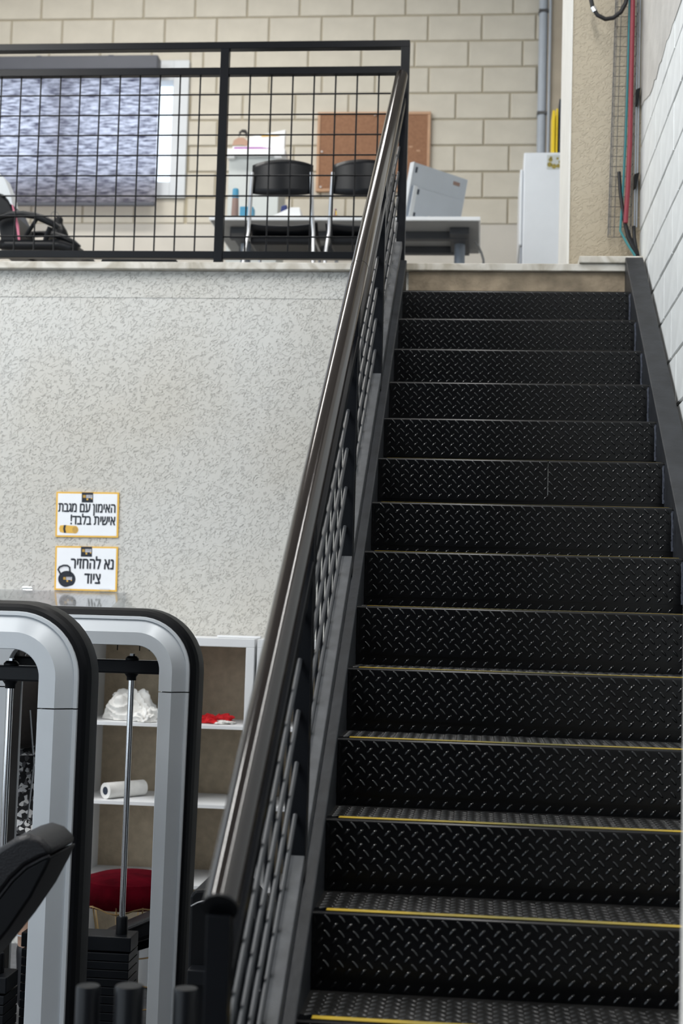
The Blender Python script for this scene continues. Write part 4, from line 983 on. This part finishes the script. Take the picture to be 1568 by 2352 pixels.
# ------------------------------------------------------------------ seated person glimpsed through the nearest tower
YP = 5.38
sx_ = AT(72, 1800, YP).x-.07
def skinned(name, chain, m, parent, sub=2):
    """chain: list of (parent_index, pos, radius) -> Skin + Subdivision"""
    vs_ = [c_[1] for c_ in chain]; ed = [(c_[0], i) for i, c_ in enumerate(chain) if c_[0] is not None]
    me = bpy.data.meshes.new(name); org = ORIG[parent.name] if parent else Vector()
    me.from_pydata([v_-org for v_ in vs_], ed, []); me.materials.append(MAT[m])
    o = bpy.data.objects.new(name, me); COL.objects.link(o)
    if parent: o.parent = parent; ORIG[o.name] = ORIG[parent.name]
    sk_ = o.modifiers.new('skin', 'SKIN'); sk_.use_smooth_shade = True
    for i, c_ in enumerate(chain): rr = c_[2]; me.skin_vertices[0].data[i].radius = rr if isinstance(rr, tuple) else (rr, rr)
    me.skin_vertices[0].data[0].use_root = True
    q_ = o.modifiers.new('s', 'SUBSURF'); q_.levels = sub; q_.render_levels = sub
    return o
pe = empty('person', (sx_, YP, 0), 'standing person with long dark hair in a black and white patterned dress', 'person')
B = lambda x, y, z: V(sx_+x, YP+y, z)
# one continuous body, back turned to the viewer and leaning a little to the left
chain = [(None, B(0, 0, .86), (.145, .105)), (0, B(-.005, 0, 1.02), (.115, .085)), (1, B(-.01, 0, 1.17), (.13, .09)), (2, B(-.015, 0, 1.27), (.11, .075)),
         (3, B(-.02, .01, 1.34), .048), (4, B(-.02, .025, 1.40), (.066, .075)), (5, B(-.02, .03, 1.48), (.07, .083)), (6, B(-.02, .02, 1.55), (.045, .055)),
         (0, B(-.085, 0, .74), .082), (8, B(-.085, -.005, .58), .066), (9, B(-.085, 0, .44), .052), (10, B(-.085, .012, .30), .052), (11, B(-.085, .015, .09), .036), (12, B(-.09, .09, .04), (.035, .03)), (13, B(-.095, .15, .03), (.032, .02)),
         (0, B(.085, 0, .74), .082), (15, B(.09, -.005, .58), .066), (16, B(.09, 0, .44), .052), (17, B(.09, .012, .30), .052), (18, B(.09, .015, .09), .036), (19, B(.10, .09, .04), (.035, .03)), (20, B(.11, .15, .03), (.032, .02)),
         (3, B(-.165, 0, 1.26), .046), (22, B(-.215, .01, 1.02), .037), (23, B(-.24, .12, .86), .030), (24, B(-.245, .16, .82), (.032, .016)),
         (3, B(.135, 0, 1.26), .046), (26, B(.18, .02, 1.02), .037), (27, B(.15, .16, .92), .030), (28, B(.13, .21, .91), (.032, .016))]
body = skinned('body', chain, 'skin', pe)
for (bi_, dx_) in ((25, V(0, .03, -.03)), (29, V(-.025, .035, 0))):
    c_ = chain[bi_][1]
    for k in range(4):
        o_ = V(-.024+.016*k, 0, 0); ln = (.8, 1, 1.05, .9)[k]
        skinned('finger', [(None, c_+o_*.8, .0085), (0, c_+o_+dx_*ln, .008), (1, c_+o_+dx_*1.9*ln+V(0, -.006, -.012), .007)], 'skin', body, 1)
    skinned('finger', [(None, c_+V(.026, -.02, 0), .010), (0, c_+V(.044, .0, 0)+dx_*.3, .009), (1, c_+V(.046, .01, -.008)+dx_*.8, .008)], 'skin', body, 1)
face = chain[6][1]
for s_ in (-1, 1):
    MB().lathe([(.002, -.010), (.010, 0), (.002, .010)], face+V(s_*.03, .078, -.015), 10).build('eye', 'hair', body, True)
    MB().lathe([(.004, -.028), (.013, -.01), (.014, .01), (.004, .026)], face+V(s_*.073, .0, -.025), 10).build('ear', 'skin', body, True)
MB().tube([face+V(0, .078, -.005), face+V(0, .104, -.042), face+V(0, .08, -.052)], [.008, .013, .008], 8).build('nose', 'skin', body, True)
MB().tube([face+V(-.024, .07, -.078), face+V(0, .080, -.080), face+V(.024, .07, -.078)], .007, 6).build('mouth', 'pink', body, True)
skinned('patterned_dress', [(None, B(0, 0, .88), (.17, .13)), (0, B(-.005, 0, 1.02), (.132, .10)), (1, B(-.01, 0, 1.17), (.146, .104)), (2, B(-.015, 0, 1.27), (.115, .085)), (0, B(0, 0, .74), (.185, .14)), (4, B(0, 0, .63), (.19, .145)),
         (3, B(-.165, 0, 1.26), .058), (6, B(-.195, .005, 1.13), .052), (3, B(.135, 0, 1.26), .058), (8, B(.165, .01, 1.13), .052)], 'pattern_cloth', pe)
skinned('hair', [(None, B(-.02, .01, 1.49), (.088, .092)), (0, B(-.02, -.005, 1.55), (.062, .068)), (0, B(.01, -.055, 1.40), (.10, .06)), (2, B(.04, -.10, 1.28), (.11, .045)), (3, B(.06, -.125, 1.16), (.10, .035)), (4, B(.07, -.13, 1.05), (.06, .025))], 'hair', pe)
for sx2 in (-.085, .09):
    bt = skinned('boot', [(None, B(sx2, .012, .33), .060), (0, B(sx2, .014, .20), .052), (1, B(sx2, .016, .085), .048), (2, B(sx2*1.08, .10, .045), (.045, .036)), (3, B(sx2*1.15, .165, .035), (.040, .026))], 'boot_black', pe)
    MB().tube([B(sx2+.062*math.cos(t*PI/8), .012+.062*math.sin(t*PI/8), .345) for t in range(16)], .003, 6, closed=True).build('boot_trim', 'silver_paint', bt, True)
MB().tube([B(.10, -.15, 1.2), B(.125, -.155, 1.0), B(.115, -.17, .80)], .003, 6).build('bag_chain', 'brushed_steel', pe, True)
MB().tube([B(.115+.014*math.cos(t*PI/6), -.172, .786+.014*math.sin(t*PI/6)) for t in range(12)], .0025, 6, closed=True).build('chain_ring', 'brushed_steel', pe, True)
for dx_, z_ in ((.07, .44), (.115, .40)): MB().tube([B(dx_, -.15, .66), B(dx_-.012, -.145, z_)], .003, 6).build('dress_tie', 'boot_black', pe, True)

# ------------------------------------------------------------------ hall luminaires and added office panel (above the frame)
for (x, y, sx2, sy2, lab) in ((-.1, 2.4, .14, 6.0, 'long white ceiling light over the hall, nearer the stairs'), (-4.6, 2.4, .4, 6.0, 'long white ceiling light over the hall, farther from the stairs'),
                              (-2.6, 8.5, 3.2, .4, 'white panel added out of view to light the office')):
    r = empty('ceiling_light', (x, y, 6.97), lab, 'light', 'white ceiling lights')
    bx(x-sx2/2-.03, x+sx2/2+.03, y-sy2/2-.03, y+sy2/2+.03, 6.98, 7.149).build('housing', 'white_board', r)
    bx(x-sx2/2, x+sx2/2, y-sy2/2, y+sy2/2, 6.972, 6.9795).build('diffuser', 'lamp_white', r)
